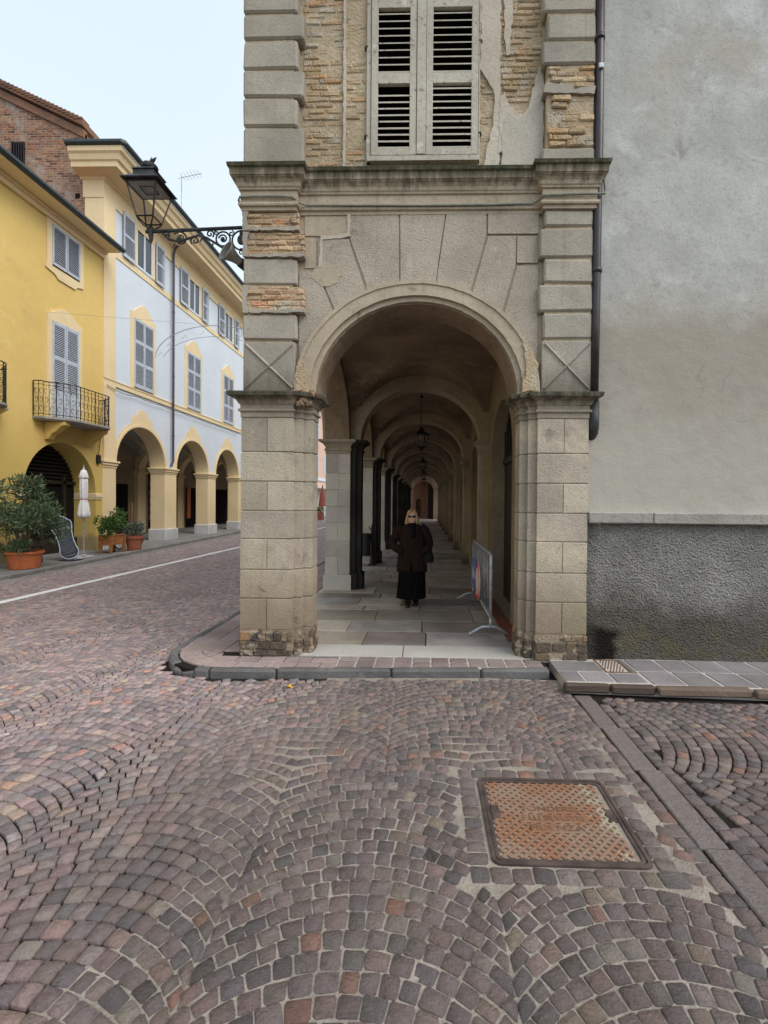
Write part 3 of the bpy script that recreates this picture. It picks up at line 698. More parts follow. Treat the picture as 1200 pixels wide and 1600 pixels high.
# ------------------------------------------------------------------ arcade building
AB = thing('arcade_building', 'weathered stone corner building with an open arcade passage and shuttered window above', 'building', (0, 5.45, .08))
NB = 10; BY = [5.45 + 4.1 * i for i in range(NB)]
SP = 3.06
ZR = [.38, .738, 1.064, 1.413, 1.731, 2.064, 2.396, 2.785]
PL = [(-2.09, 5.45), (-1.50, 5.45), (-1.50, 5.52), (-1.41, 5.52), (-1.41, 5.60), (-1.31, 5.60), (-1.31, 5.87), (-1.50, 5.87), (-1.50, 6.15), (-2.09, 6.15)]
PR = [(1.80, 5.45), (1.80, 6.15), (1.26, 6.15), (1.26, 5.87), (1.07, 5.87), (1.07, 5.60), (1.15, 5.60), (1.15, 5.52), (1.24, 5.52), (1.24, 5.45)]
CAPP = [(0.002, 2.785), (.006, 2.79), (.006, 2.848), (.026, 2.852), (.03, 2.866), (.022, 2.878), (.008, 2.886), (.008, 2.928), (.022, 2.934), (.03, 2.95), (.045, 2.975), (.075, 2.995), (.10, 3.005), (.105, 3.012), (.12, 3.015), (.125, 3.045), (.12, 3.06)]
def jag(poly, step=.05, j=.012):
    out = []
    for i, p in enumerate(poly):
        q = poly[(i + 1) % len(poly)]; n = max(1, int(math.hypot(q[0] - p[0], q[1] - p[1]) / step))
        for k in range(n): out.append((p[0] + (q[0] - p[0]) * k / n + random.uniform(-j, j), p[1] + (q[1] - p[1]) * k / n + random.uniform(-j, j)))
    return out
PL2 = [(-1.985, 5.50)] + [(x, y + .05) for x, y in PL[1:-1]] + [(-1.985, 6.20)]
def make_pier(poly, split, leftside, rubble, yf=5.45):
    mb = MB(); mb.zprism(offset_poly(poly, -.012), .09, 2.79)
    for i, (a, b) in enumerate(zip(ZR, ZR[1:])):
        a_, b_ = a + .006, b - .006
        if i % 2 == 0:
            if leftside: A = [poly[0], (split - .005, yf), (split - .005, yf + .7), poly[-1]]; B = [(split + .005, yf)] + poly[1:-1] + [(split + .005, yf + .7)]
            else: A = [(split + .005, 5.45), poly[0], poly[1], (split + .005, 6.15)]; B = [(split - .005, 5.45), (split - .005, 6.15)] + poly[2:]
            parts = [A, B]
        else: parts = [poly]
        for q in parts:
            e = random.uniform(-.002, .003)
            q0 = offset_poly(q, e - .005); q1 = offset_poly(q, e)
            k_ = random.uniform(.78, 1.12); mb.tint = (k_, k_ * random.uniform(.97, 1.01), k_ * random.uniform(.92, 1.01)); mb.loft([[(x, y, z) for x, y in pp] for pp, z in ((q0, a_), (q1, a_ + .006), (q1, b_ - .006), (q0, b_))])
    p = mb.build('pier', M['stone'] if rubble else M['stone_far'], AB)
    mb = MB(); mb.loft([[(x, y, z) for x, y in offset_poly(poly, o)] for o, z in CAPP])
    mb.build('capital', M['capmoss'] if rubble else M['cap_stone'], p)
    if not rubble:
        q = [(-1.495, 5.558), (-1.40, 5.558), (-1.40, 5.638), (-1.295, 5.638), (-1.295, 5.932), (-1.495, 5.932)]
        mb = MB(); mb.zprism(q, .085, 2.80); mb.zprism(offset_poly(q, .04), .085, .40)
        mb.loft([[(x, y, z) for x, y in offset_poly(q, o + .006)] for o, z in CAPP]); mb.build('inner_pilaster', M['shaded_stone'], p)  # inner faces carry painted shade in their colour
    if rubble:
        mb = MB(); mb.zprism(offset_poly(poly, .0), .06, .385); mb.tint = (.45, .43, .42)
        zz = .085
        while zz < .36:                                # courses of broken stones round the visible faces
            h = random.uniform(.06, .13); h = min(h, .375 - zz)
            for (x0, y0), (x1, y1) in zip(offset_poly(poly, .004), offset_poly(poly, .004)[1:] + offset_poly(poly, .004)[:1]):
                if min(y0, y1) > 6.1: continue
                Ln = math.hypot(x1 - x0, y1 - y0); t = 0
                while t < Ln - .02:
                    w = min(random.uniform(.06, .2), Ln - t); dx, dy = (x1 - x0) / Ln, (y1 - y0) / Ln
                    if random.random() < .86:
                        g = random.choice(((.5, .48, .46), (.9, .82, .74), (1.1, 1, .9), (1.15, .85, .68), (.35, .35, .36), (1.2, 1.15, 1.0), (.6, .52, .46)) if zz > .2 else ((.42, .41, .42), (.34, .33, .34), (.55, .5, .46)))
                        mb.tint = g; k = len(mb.v); o = random.uniform(.004, .022)
                        mb.bev(.002, w - .003, -.05, o, zz, zz + h - .006, .012, .006)
                        mb.xf(Matrix(((dx, dy, 0, x0 + dx * t), (dy, -dx, 0, y0 + dy * t), (0, 0, 1, 0), (0, 0, 0, 1))), k)
                    t += w
            zz += h
        mb.build('pier_base', M['rubble'], p)
    else:
        mb = MB(); q0, q1 = offset_poly(poly, .035), offset_poly(poly, .03)
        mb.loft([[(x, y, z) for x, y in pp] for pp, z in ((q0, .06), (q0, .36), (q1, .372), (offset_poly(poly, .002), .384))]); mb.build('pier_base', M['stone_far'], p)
    return p
make_pier(PL, -1.79, True, True)
make_pier(PR, 1.53, False, True)
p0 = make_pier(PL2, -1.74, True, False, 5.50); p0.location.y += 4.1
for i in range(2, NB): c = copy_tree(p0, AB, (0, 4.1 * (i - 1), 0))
# pilasters on the inner wall
PI = [(1.07, 5.62), (1.30, 5.62), (1.30, 6.05), (1.07, 6.05)]
PI = [(1.07, 6.05), (1.07, 5.62), (1.30, 5.62), (1.30, 6.05)]
def pil(i):
    q = [(x, y + 4.1 * i) for x, y in PI]
    mb = MB(); mb.zprism(q, .08, 2.79); mb.zprism(offset_poly(q, .025), .08, .4)
    p = mb.build('pilaster', M['stone'], AB)
    mb = MB(); mb.box(1.125, 1.30, 5.60 + 4.1 * i, 5.9 + 4.1 * i, .41, 2.78); mb.build('plaster_return', M['jamb'], p)
    mb = MB(); mb.loft([[(x, y, z) for x, y in offset_poly(q, o * .8)] for o, z in CAPP]); mb.build('capital', M['cap_stone'], p)
    return p
pp = pil(1)
for i in range(2, NB): copy_tree(pp, AB, (0, 4.1 * (i - 1), 0))
# inner wall with arched doorways
P = right(1.25); mb = MB()
ops = [(BY[i] + 2.75, 1.1, 2.6, .95, .08) for i in range(NB - 1)]
arch_wall(mb, P, 6.1, BY[-1] + .7, .02, 4.6, .27, ops)
mb.build('inner_wall', M['inner'], AB)
def doorway(i):
    y = BY[i] + 2.75
    mb = MB(); mb.box(1.5, 1.56, y - 1.1, y + 1.1, .05, 3.65)
    for k in (-1, 1):
        for a, b in ((.2, 1.0), (1.1, 2.0), (2.08, 2.5)): mb.bev(1.485, 1.51, y + k * .53 - .42, y + k * .53 + .42, a, b, .008)
    d = mb.build('arcade_door', M['doorwood'], AB)
    mb = MB()
    for k in range(-5, 6): mb.tube([(1.47, y + k * .18, 2.62), (1.47, y + k * .18, 3.5)], .012, 6)
    mb.box(1.46, 1.5, y - 1.08, y + 1.08, 2.56, 2.66); mb.build('door_grille', M['iron'], d); return d
d0 = doorway(0)
for i in range(1, NB - 1): copy_tree(d0, AB, (0, 4.1 * i, 0))
mb = MB(); mb.zprism([(1.06, 6.2), (1.25, 6.2), (1.25, 8.9), (1.06, 9.0)], .085, .10)
mb.build('door_step', simple('red_step', (.20, .075, .055), .8, .2), AB)
# vaults and ribs
def vault(i):
    y0, y1 = BY[i] + .35, BY[i] + 4.45
    if i == 0: y0 = 6.02
    if i == NB - 1: y1 = BY[i] + .7
    n = 28; vs = []; cy = BY[i] + 2.4
    for a in range(n + 1):
        for b in range(n + 1):
            x = -1.52 + 2.79 * a / n; y = y0 + (y1 - y0) * b / n
            A = 3.06 + 1.3 * math.sqrt(max(0, 1 - ((x + .125) / 1.40) ** 2)); B = 3.06 + 1.36 * math.sqrt(max(0, 1 - ((y - cy) / 2.06) ** 2))
            vs.append((x, y, max(A, B) + .012 * math.sin(x * 5 + y * 3)))
    mb = MB(); mb.add(vs, [(a * (n + 1) + b, a * (n + 1) + b + 1, (a + 1) * (n + 1) + b + 1, (a + 1) * (n + 1) + b) for a in range(n) for b in range(n)])
    return mb.build('vault', M['vault'], AB, smooth=False)
vault(0); v1 = vault(1)
for i in range(2, NB - 1): copy_tree(v1, AB, (0, 4.1 * (i - 1), 0))
def rib(i):
    mb = MB(); arch_band(mb, front(BY[i]), -.12, 3.06, 1.19, 1.06, 1.55, 1.50, -.62, -.16, 40)
    return mb.build('rib_arch', M['rib'], AB)
r1 = rib(1)
for i in range(2, NB): copy_tree(r1, AB, (0, 4.1 * (i - 1), 0))
# street side wall
P = lambda s, d, z: (-1.985 - d, s, z)
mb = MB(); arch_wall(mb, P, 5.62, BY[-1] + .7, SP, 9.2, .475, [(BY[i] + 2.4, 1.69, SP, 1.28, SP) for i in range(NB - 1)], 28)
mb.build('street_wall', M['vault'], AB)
mb = MB()
for i in range(NB - 1): arch_band(mb, P, BY[i] + 2.4, SP, 1.695, 1.285, 1.9, 1.49, -.02, .05, 24)
mb.sprism(P, [(0, 5.1), (.12, 5.2), (.16, 5.5), (0, 5.55)], 6.2, BY[-1]); mb.build('street_cornice', M['cornice'], AB)
# front: wall with arch
F = front(5.55)
mb = MB(); arch_wall(mb, F, -2.05, 1.79, SP, 5.14, .5, [(-.12, 1.15, SP, 1.06, SP)], 48); mb.build('front_wall', M['arch_plaster'], AB)
mb = MB()
arch_band(mb, F, -.12, SP, 1.205, 1.105, 1.37, 1.255, -.02, .075, 64, .0025)
arch_band(mb, F, -.12, SP, 1.345, 1.23, 1.385, 1.27, -.02, .088, 64, .003)
arch_band(mb, F, -.12, SP, 1.145, 1.05, 1.21, 1.11, -.02, .035, 64, .0025)
mb.build('archivolt', M['arch_plaster'], AB)
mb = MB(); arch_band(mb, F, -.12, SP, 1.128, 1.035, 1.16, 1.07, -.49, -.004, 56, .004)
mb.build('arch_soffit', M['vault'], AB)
EA, EB = 1.395, 1.28
def ell_pts(x0, x1, n=10):
    return [(x0 + (x1 - x0) * k / n, SP + EB * math.sqrt(max(0, 1 - ((x0 + (x1 - x0) * k / n + .12) / EA) ** 2))) for k in range(n + 1)]
G = .008
TOPZ = 5.105
vous = [
    [(-.325 + G, TOPZ), (-.316 + G, 4.42)] + ell_pts(-.316 + G, .10 - G) + [(.20 - G, TOPZ)],
    [(.20 + G, TOPZ), (.10 + G, 4.4)] + ell_pts(.10 + G, .485 - G) + [(.664 - G, 4.85), (.664 - G, TOPZ)],
    [(-.895 + G, TOPZ), (-.893 + G, 4.83), (-.70 + G, 4.3)] + ell_pts(-.70 + G, -.316 - G) + [(-.325 - G, TOPZ)],
    [(.664 + G, 4.855 - G), (.664 + G, 4.83)] + ell_pts(.495 + G, .845 - G) + [(.995 - G, 4.53), (.995 - G, 4.855 - G)],
    [(.664 + G, TOPZ), (.664 + G, 4.86 + G), (1.24, 4.86 + G), (1.24, TOPZ)],
    [(.995 + G, 4.85 - G), (.995 + G, 4.535 + G), (1.24, 4.535 + G), (1.24, 4.85 - G)],
    [(.995 + G, 4.52 - G), (.995 + G, 4.50)] + ell_pts(.855 + G, 1.22, 14) + [(1.24, 3.5), (1.24, 4.52 - G)],
    [(-1.255 + G, 4.83 - G), (-1.253 + G, 4.47), (-1.06 + G, 4.02)] + ell_pts(-1.06 + G, -.70 - G) + [(-.893 - G, 4.83 - G)],
    [(-1.46, 4.46 - G), (-1.46, 3.5)] + ell_pts(-1.44, -1.06 - G, 14) + [(-1.253 - G, 4.46 - G)],
]
mb = MB()
for q in vous: mb.prism(F, q, -.01, .021 + random.uniform(-.002, .003))
mb.build('voussoirs', M['frieze'], AB, bevel=.006)
mb = MB()
mb.prism(F, jag([(-1.40, TOPZ), (-1.40, 4.86), (-.905, 4.86), (-.905, TOPZ)], .06, .004), -.01, .014)
mb.prism(F, jag([(-1.40, 4.84), (-1.40, 4.5), (-1.27, 4.5), (-1.27, 4.84)], .06, .004), -.01, .012)
if 0: mb.prism(F, jag([(-1.10, 4.88), (-.86, 4.92), (-.87, 4.96), (-1.1, 4.92), (-1.23, 4.88), (-1.3, 4.6), (-1.2, 4.36), (-1.12, 4.3), (-1.02, 4.36), (-.98, 4.47), (-1.04, 4.5), (-1.09, 4.4), (-1.17, 4.45), (-1.21, 4.62), (-1.19, 4.83)], .05, .012), -.01, .027)
mb.prism(F, jag([(-1.30, 4.47), (-1.20, 4.56), (-1.02, 4.52), (-.97, 4.42), (-1.02, 4.33), (-1.12, 4.28), (-1.24, 4.31), (-1.32, 4.38)], .05, .014), -.01, .0265)
mb.build('plaster_patch', M['arch_plaster'], AB)
mb = MB()
mb.prism(F, jag([(-.915, 5.10), (-.915, 4.875), (-1.05, 4.855), (-1.22, 4.85), (-1.235, 4.5), (-1.20, 4.5), (-1.19, 4.815), (-1.0, 4.825), (-.885, 4.845), (-.882, 5.10)], .05, .007), -.01, .0285)
mb.build('joint_repair', M['plaster_pale'], AB)
# spalled spots: broken plaster at both feet of the arch and a crumbling inner capital
mb = MB()
mb.prism(F, jag([(1.055, 3.09), (1.16, 3.09), (1.235, 3.08), (1.235, 3.38), (1.19, 3.52), (1.10, 3.66), (1.07, 3.60), (1.10, 3.42), (1.09, 3.25)], .05, .012), .0, .094); mb.build('spalled_plaster', M['brickwall'], AB); mb = MB()
mb.prism(F, jag([(-1.475, 3.07), (-1.33, 3.08), (-1.34, 3.22), (-1.37, 3.36), (-1.40, 3.47), (-1.455, 3.42), (-1.48, 3.25)], .05, .012), .0, .096)
mb.build('spalled_plaster', M['brickwall'], AB)
mb = MB()
for k in range(16):
    x = random.uniform(-1.46, -1.27); z = random.uniform(2.93, 3.075); r = random.uniform(.018, .045); c_ = random.choice(((1.1, 1.0, .85), (1.25, .9, .7), (.9, .8, .7), (.6, .55, .5))); mb.tint = c_; k0 = len(mb.v)
    mb.bev(-r, r, -r * .8, r * .8, -r * .7, r * .7, r * .35, r * .2); mb.xf(Matrix.Translation((x, 5.40 + (x + 1.46) * .55 + random.uniform(-.015, .02), z)) @ Matrix.Rotation(random.uniform(-.6, .6), 4, 'Y') @ Matrix.Rotation(random.uniform(-.6, .6), 4, 'Z'), k0)
mb.build('broken_capital', M['rubble'], AB)
# pilasters above the capitals
def bricks(mb, P, s0, s1, z0, z1, d0, dj=.012, skip=.06, bw=.24, rh=.066, cols=None, ragged=0):
    z = z0; r = 0
    cols = cols or [(1, .97, .93), (1.06, 1.02, .95), (.9, .87, .84), (1.12, 1.08, 1.0), (1.08, .88, .72), (.97, .94, .9), (1.02, .95, .85), (1.0, .98, .95)]
    while z < z1 - .02:
        h = min(rh * random.uniform(.9, 1.1), z1 - z); s = s0 - (bw / 2 if r % 2 else 0) - random.uniform(0, .05)
        while s < s1:
            w = bw * random.uniform(.75, 1.1); a, b = max(s, s0) + .004, min(s + w, s1) - .004
            if b - a > .03 and random.random() > skip:
                k = random.choice(cols); q = random.uniform(.85, 1.15); mb.tint = tuple(c * q for c in k)
                if ragged: a += random.uniform(0, ragged) if a < s0 + .02 else 0
                dd = d0 + random.uniform(-dj, dj)
                lo = P(a, d0 - .06, z + .003); hi = P(b, dd, z + h - .003)
                mb.bev(min(lo[0], hi[0]), max(lo[0], hi[0]), min(lo[1], hi[1]), max(lo[1], hi[1]), lo[2], hi[2], .012, .006)
            s += w
        z += h; r += 1
    return mb
F2 = front(5.45)
mb = MB(); mb.box(-2.07, -1.52, 5.475, 5.7, SP, 9.1); mb.box(1.30, 1.815, 5.475, 5.7, SP, 9.1); mb.build('pilaster_core', M['mortarcore'], AB)
def quoin(*a, m='quoin'):
    q_ = MB(); k_ = random.uniform(.88, 1.08); q_.tint = (k_, k_, k_ * random.uniform(.96, 1.0)); q_.bev(*a[:-1], .006); q_.build('quoin', M[m], AB)
def brick_patch(P_, s0, s1, z0, z1, d0, *a): bricks(MB().pbox(P_, s0 + .01, s1 - .01, d0 - .09, d0 - .012, z0 + .01, z1 - .01), P_, s0, s1, z0, z1, d0, *a).build('exposed_brick', M['brickwall'], AB)
redder = [(1.0, .84, .78), (1.08, .97, .92), (.9, .79, .74), (1.12, 1.02, .96), (1.1, .76, .64), (1.0, .92, .86)]
zl = [3.648, 3.949, 4.272, 4.572, 4.865, 5.10]
for i, (a, b) in enumerate(zip(zl, zl[1:])):
    inn = -1.47 if i % 2 == 0 else -1.41
    if i in (1, 3, 4):
        for qz in ([(-2.078, a + .01), (-2.02, a + .01), (-2.035, (a + b) / 2), (-2.01, b - .012), (-2.078, b - .012)], [(-2.0, a + .008), (inn + .03, a + .008), (inn + .03, a + .05), (-1.75, a + .035), (-2.0, a + .045)]):
            rm = MB(); rm.prism(F2, jag(qz, .035, .008), -.1, .018); rm.build('quoin_remnant', M['quoin'], AB)
        brick_patch(F2, -2.065, inn + .03, a + .012, b - .012, .0, .009, .05, .2, .062, redder, .03)
    else: quoin(-2.075, inn, 5.45, 5.68, a + .012, b - .012, .014, .002)
zr = [3.662, 3.966, 4.276, 4.558, 4.895, 5.10]
for i, (a, b) in enumerate(zip(zr, zr[1:])):
    quoin(1.29 if i % 2 == 0 else 1.235, 1.822, 5.45, 5.68, a + .012, b - .012, .018, .002)
zu = [5.5, 6.033, 6.36, 6.672, 6.997, 7.294, 7.60, 7.91, 8.22, 8.53, 8.84, 9.1]
for i, (a, b) in enumerate(zip(zu, zu[1:])):
    quoin(-2.085, -1.475 if i % 2 else -1.405, 5.45, 5.72, a + .011, b - .011, .02, .002)
zu2 = [5.5, 5.78, 6.67, 6.944, 7.237, 7.55, 7.86, 8.17, 8.48, 8.79, 9.1]
for i, (a, b) in enumerate(zip(zu2, zu2[1:])):
    if i == 1:
        brick_patch(F2, 1.30, 1.82, a, b, -.01, .03, .12, .25, .07, None, .05); mbS = MB()
        mbS.prism(F2, jag([(1.26, 6.36), (1.80, 6.34), (1.815, 6.43), (1.6, 6.40), (1.5, 6.45), (1.27, 6.47)], .06, .012), -.1, .012); mbS.build('quoin_remnant', M['quoin'], AB)
    else: quoin(1.30 if i % 2 else 1.245, 1.825, 5.45, 5.72, a + .012, b - .012, .02, .003)
# X panels: a raised pyramid-like saltire on each lower block
for (a, b, z0, z1) in ((-2.075, -1.485, SP + .005, 3.636), (1.275, 1.825, SP + .005, 3.65)):
    mbS = MB(); mbS.bev(a, b, 5.462, 5.68, z0, z1, .01)
    za, zb = z0 + .05, z1 - .03
    for (p, q) in (((a + .03, za), (b - .03, zb)), ((a + .03, zb), (b - .03, za))):
        d = Vector((q[0] - p[0], 0, q[1] - p[1])).normalized(); n = Vector((-d.z, 0, d.x)) * .02
        v = [Vector((p[0], 5.463, p[1])), Vector((q[0], 5.463, q[1]))]
        mbS.add([v[0] - n, v[0] + n, v[1] + n, v[1] - n, v[0] + Vector((0, -.022, 0)), v[1] + Vector((0, -.022, 0))], [(0, 4, 5, 3), (1, 2, 5, 4), (0, 1, 4), (2, 3, 5)])
    mbS.build('saltire_panel', M['quoin'], AB)
# main cornice
CP = [(-2.07, 5.45), (-1.49, 5.45), (-1.49, 5.545), (1.285, 5.545), (1.285, 5.45), (1.825, 5.45), (1.825, 6.0), (-2.07, 6.0)]
prof = [(-.01, 5.085), (.022, 5.09), (.022, 5.125), (.045, 5.132), (.05, 5.15), (.045, 5.168), (.028, 5.176), (.028, 5.30), (.045, 5.306), (.05, 5.325), (.06, 5.335), (.068, 5.37), (.088, 5.40), (.105, 5.415), (.11, 5.425), (.118, 5.43), (.122, 5.50), (.14, 5.515), (.145, 5.55), (.03, 5.57), (-.05, 5.57)]
mb = MB(); mb.loft([[(x, y, z) for x, y in offset_poly(CP, o)] for o, z in prof]); mb.build('cornice', M['cornice'], AB)
mb = MB()
pts = [(-2.13, 5.9, 5.22), (-2.135, 5.46, 5.22), (-2.10, 5.405, 5.225), (-1.9, 5.40, 5.228), (-1.6, 5.40, 5.225), (-1.5, 5.405, 5.215), (-1.44, 5.46, 5.19), (-1.38, 5.49, 5.178), (-.7, 5.487, 5.172), (0, 5.485, 5.165), (.6, 5.487, 5.168), (1.16, 5.487, 5.178), (1.22, 5.46, 5.20), (1.27, 5.405, 5.22), (1.5, 5.40, 5.222), (1.82, 5.395, 5.225), (1.93, 5.41, 5.235), (1.95, 5.46, 5.30), (1.93, 5.50, 5.6), (1.915, 5.50, 7.0), (1.915, 5.50, 9.0)]
mb.tube(pts, .0115, 8); mb.build('cable', M['cable'], AB)
# upper wall, bricks, plaster
F3 = front(5.60)
mb = MB(); arch_wall(mb, F3, -2.05, 1.80, 5.4, 9.2, .4, [(-.07, .645, 8.75, 0, 5.70)]); mb.build('upper_wall', M['mortarcore'], AB)
brick_patch(F3, -1.45, -.97, 5.55, 8.6, .008, .008, .2); brick_patch(F3, .76, 1.28, 5.9, 8.6, .010, .008, .10)
brick_patch(F3, -.95, -.72, 5.55, 8.6, .003, .007, .45); brick_patch(F3, .58, .76, 5.55, 6.75, .004, .007, .35)
mb = MB()
mb.prism(F3, jag([(-.985, 5.56), (-.955, 5.56), (-.945, 6.4), (-.955, 7.1), (-.94, 8.6), (-.975, 8.6), (-.98, 7.0), (-.975, 6.3)], .06, .006), -.01, .035)
mb.prism(F3, jag([(.60, 5.56), (.79, 5.56), (.82, 6.05), (.80, 6.5), (.80, 7.2), (.79, 8.6), (.58, 8.6), (.575, 6.75), (.66, 6.62), (.74, 6.45), (.72, 6.1), (.64, 5.75)], .05, .01), -.01, .03)
mb.prism(F3, jag([(.86, 6.9), (.91, 6.9), (.93, 7.4), (.95, 8.6), (.83, 8.6), (.84, 7.3)], .06, .012), -.01, .026)
mb.prism(F3, jag([(.79, 5.8), (.80, 6.42), (.86, 6.5), (.90, 6.33), (.97, 6.24), (1.06, 6.22), (1.13, 6.3), (1.17, 6.5), (1.22, 6.75), (1.29, 6.8), (1.29, 6.3), (.95, 5.9)], .05, .012), -.01, .035)
mb.build('plaster_patch', M['plaster_pale'], AB)
mb = MB(); mb.prism(F3, jag([(.83, 5.56), (1.29, 5.56), (1.29, 6.34), (1.22, 6.36), (1.12, 6.26), (1.05, 6.18), (.97, 6.17), (.90, 6.24), (.86, 6.2), (.82, 6.0)], .05, .008), -.01, .040)
mb.build('plaster_repair', M['plaster_grey'], AB)
# window
mb = MB(); mb.box(-.72, .58, 5.9, 5.92, 5.6, 8.8); w = mb.build('window', M['dark'], AB)
P = front(5.585)
pan = [(5.835, 6.566), (6.682, 7.41), (7.55, 8.25)]
sk = {(5.835, 13)}
mb = MB(); louvre(mb, P, -.655, -.145, 5.765, 8.6, 0, pan, .075, .073, .05, .040, {(5.835, 9)}, .014)
mb.build('shutter', M['shutter_old'], w)
mb = MB(); louvre(mb, P, -.035, .55, 5.765, 8.6, 0, pan, .075, .073, .05, .040, (), .014)
mb.pbox(P, -.14, -.038, -.004, .062, 5.765, 8.6, .006); mb.build('shutter', M['shutter_old'], w)
mb = MB(); mb.pbox(P, -.712, -.66, -.05, .03, 5.70, 8.7, .006); mb.pbox(P, .555, .572, -.05, .03, 5.70, 8.7, .004); mb.pbox(P, -.70, .57, -.05, .03, 8.62, 8.72)
mb.box(-.70, .57, 5.53, 5.62, 5.70, 5.755); mb.build('window_frame', M['shutter_old'], w)
for x, z in ((-.715, 6.0), (.572, 6.02), (-.715, 7.0), (.572, 7.05)): MB().bev(x - .022, x + .022, 5.555, 5.6, z - .014, z + .014, .004).build('hinge', M['iron_green'], w)
# roof
mb = MB(); mb.box(-2.55, 8.4, 5.0, BY[-1] + 1.2, 9.2, 9.34); mb.add([(-2.55, 5.0, 9.34), (8.4, 5, 9.34), (3, 9, 11.2), (-2.55, BY[-1] + 1.2, 9.34), (8.4, BY[-1] + 1.2, 9.34), (3, BY[-1] - 3, 11.2)], [(0, 1, 2), (0, 2, 5, 3), (1, 4, 5, 2), (3, 5, 4)])
mb.build('roof', M['rooftile'], AB)
mb = MB(); mb.box(1.6, 8.0, 6.2, BY[-1] + .7, .0, 9.2); mb.build('rear_wall', M['inner'], AB)
# downpipe between the two houses
mb = MB(); mb.tube([(1.878, 5.475, 9.2), (1.876, 5.475, 6.0), (1.868, 5.475, 4.0), (1.862, 5.475, 2.95)], .047, 16)
for z in (8.7, 6.95, 4.4): mb.tube([(1.873, 5.475, z), (1.873, 5.475, z + .05)], .056, 16)
d = mb.build('downpipe', M['pipe'], AB, smooth=True)
mb = MB(); mb.tube([(1.862, 5.475, 2.98), (1.862, 5.475, 2.72), (1.862, 5.50, 2.64), (1.858, 5.56, 2.60)], [.058, .058, .058, .055], 14); mb.build('pipe_boot', M['iron_green'], d, smooth=True)
mb = MB(); mb.bev(1.845, 1.905, 5.41, 5.44, 6.60, 6.66, .012); mb.build('pipe_bracket', M['galv'], d)
# ------------------------------------------------------------------ grey house on the right
GH = thing('grey_house', 'plain grey rendered house wall with rough dark plinth beside the arcade', 'building', (4.5, 5.56, .1))
mb = MB(); mb.box(1.825, 9.0, 5.53, 6.1, 1.6, 9.4); mb.build('wall', M['grey_wall'], GH)
n1, n2 = 150, 44
vs = []
for a in range(n2 + 1):
    for b in range(n1 + 1):
        x = 1.822 + (9 - 1.822) * b / n1; z = -.1 + 1.73 * a / n2
        vs.append((x, 5.515 + .012 * math.sin(x * 3.1 + z) + random.uniform(-.006, .006) - (.02 * max(0, .5 - z)), z))
mb = MB(); mb.add(vs, [(a * (n1 + 1) + b, a * (n1 + 1) + b + 1, (a + 1) * (n1 + 1) + b + 1, (a + 1) * (n1 + 1) + b) for a in range(n2) for b in range(n1)])
mb.box(1.83, 9, 5.6, 6.0, -.1, 1.64); mb.build('plinth', M['roughcast'], GH, smooth=True)
mb = MB(); xs = [1.81, 2.52, 4.1, 5.8, 7.4, 9.0]
for a, b in zip(xs, xs[1:]): mb.bev(a + .002, b - .002, 5.435, 5.6, 1.625, 1.752, .012, .003)
mb.build('ledge', M['ledge'], GH)
mb = MB(); mb.box(1.83, 9, 6.1, 10.9, 8.9, 9.5); mb.build('roof', M['rooftile'], GH)
# its sidewalk
def rk(x): return 4.70 - (x - 1.4) * .055
mb = MB(); mb.zprism([(1.40, 4.80), (1.41, rk(1.4) + .085), (9, rk(9) + .085), (9, 5.7), (1.40, 5.7)], -.3, .094)
tag(mb.build('sidewalk_bed', M['grout']), 'pale grout bed of the sidewalk before the grey house', 'sidewalk', kind='structure')
mb = MB()
for a, b in ((1.36, 1.79), (1.795, 2.22)):
    mb.tint = (.38, .38, .41); mb.bev(a, b, rk(a) - .0, rk(a) + .09, .02, .10, .016, .006)
mb.tint = (.7, .7, .7)
for a, b in ((2.225, 3.10), (3.105, 4.0), (4.005, 4.9), (4.905, 5.8), (5.805, 6.7), (6.7, 9)): mb.bev(a, b, rk((a + b) / 2) - .0, rk((a + b) / 2) + .09, .03, .103, .014, .006)
tag(mb.build('kerb', M['brownkerb']), 'brown stone kerb before the grey house', 'kerb', kind='structure')
mb = MB()
x = 2.22
while x < 6.5:
    w = .335; ya = rk(x + .15) + .1
    for a, b in ((ya, (ya + 5.5) / 2), ((ya + 5.5) / 2, 5.5)): slab(mb, x, x + w, a, b, .1, .0115, .003, 1.05, .12, .02)
    x += w
slab(mb, 1.395, 1.60, 4.80, 5.10, .1, .009, .002, 1.0); slab(mb, 1.60, 1.88, 4.80, 5.08, .1, .009, .003, 1.25, .06); slab(mb, 1.89, 2.20, 4.79, 5.05, .1, .007, .003, 1.05)
slab(mb, 1.38, 1.88, 5.10, 5.42, .1, .006, .004, .95); slab(mb, 2.15, 2.215, 5.06, 5.48, .1, .005, .002, .8)
tag(mb.build('sidewalk_tiles', M['greytile']), 'dark grey tiles with pale joints before the grey house', 'sidewalk', kind='structure')
mb = MB(); mb.box(1.90, 2.14, 5.08, 5.47, .06, .086); g = mb.build('drain_grate', M['pit'], None, origin=(2.02, 5.27, .06))
tag(g, 'small rusty drain grate in the sidewalk beside the stained pier', 'drain grate')
mb = MB()
mb.box(1.89, 1.905, 5.07, 5.48, .08, .101); mb.box(2.135, 2.15, 5.07, 5.48, .08, .101); mb.box(1.905, 2.135, 5.07, 5.085, .08, .101); mb.box(1.905, 2.135, 5.465, 5.48, .08, .101)
for k in range(11):
    x = 1.82 + k * .03
    a = Vector((max(1.905, x), 0, 0)); 
for k in range(-4, 8):
    x0 = 1.905 + k * .032; p0 = (x0, 5.09); p1 = (x0 + .16, 5.46)
    q = [(min(2.135, max(1.905, x0 + .16 * t)), 5.09 + .37 * t) for t in (0, .25, .5, .75, 1)]
    q = [p for p in q if 1.9055 < p[0] < 2.1345]
    if len(q) > 1: mb.tube([(a, b, .094) for a, b in q], .007, 6)
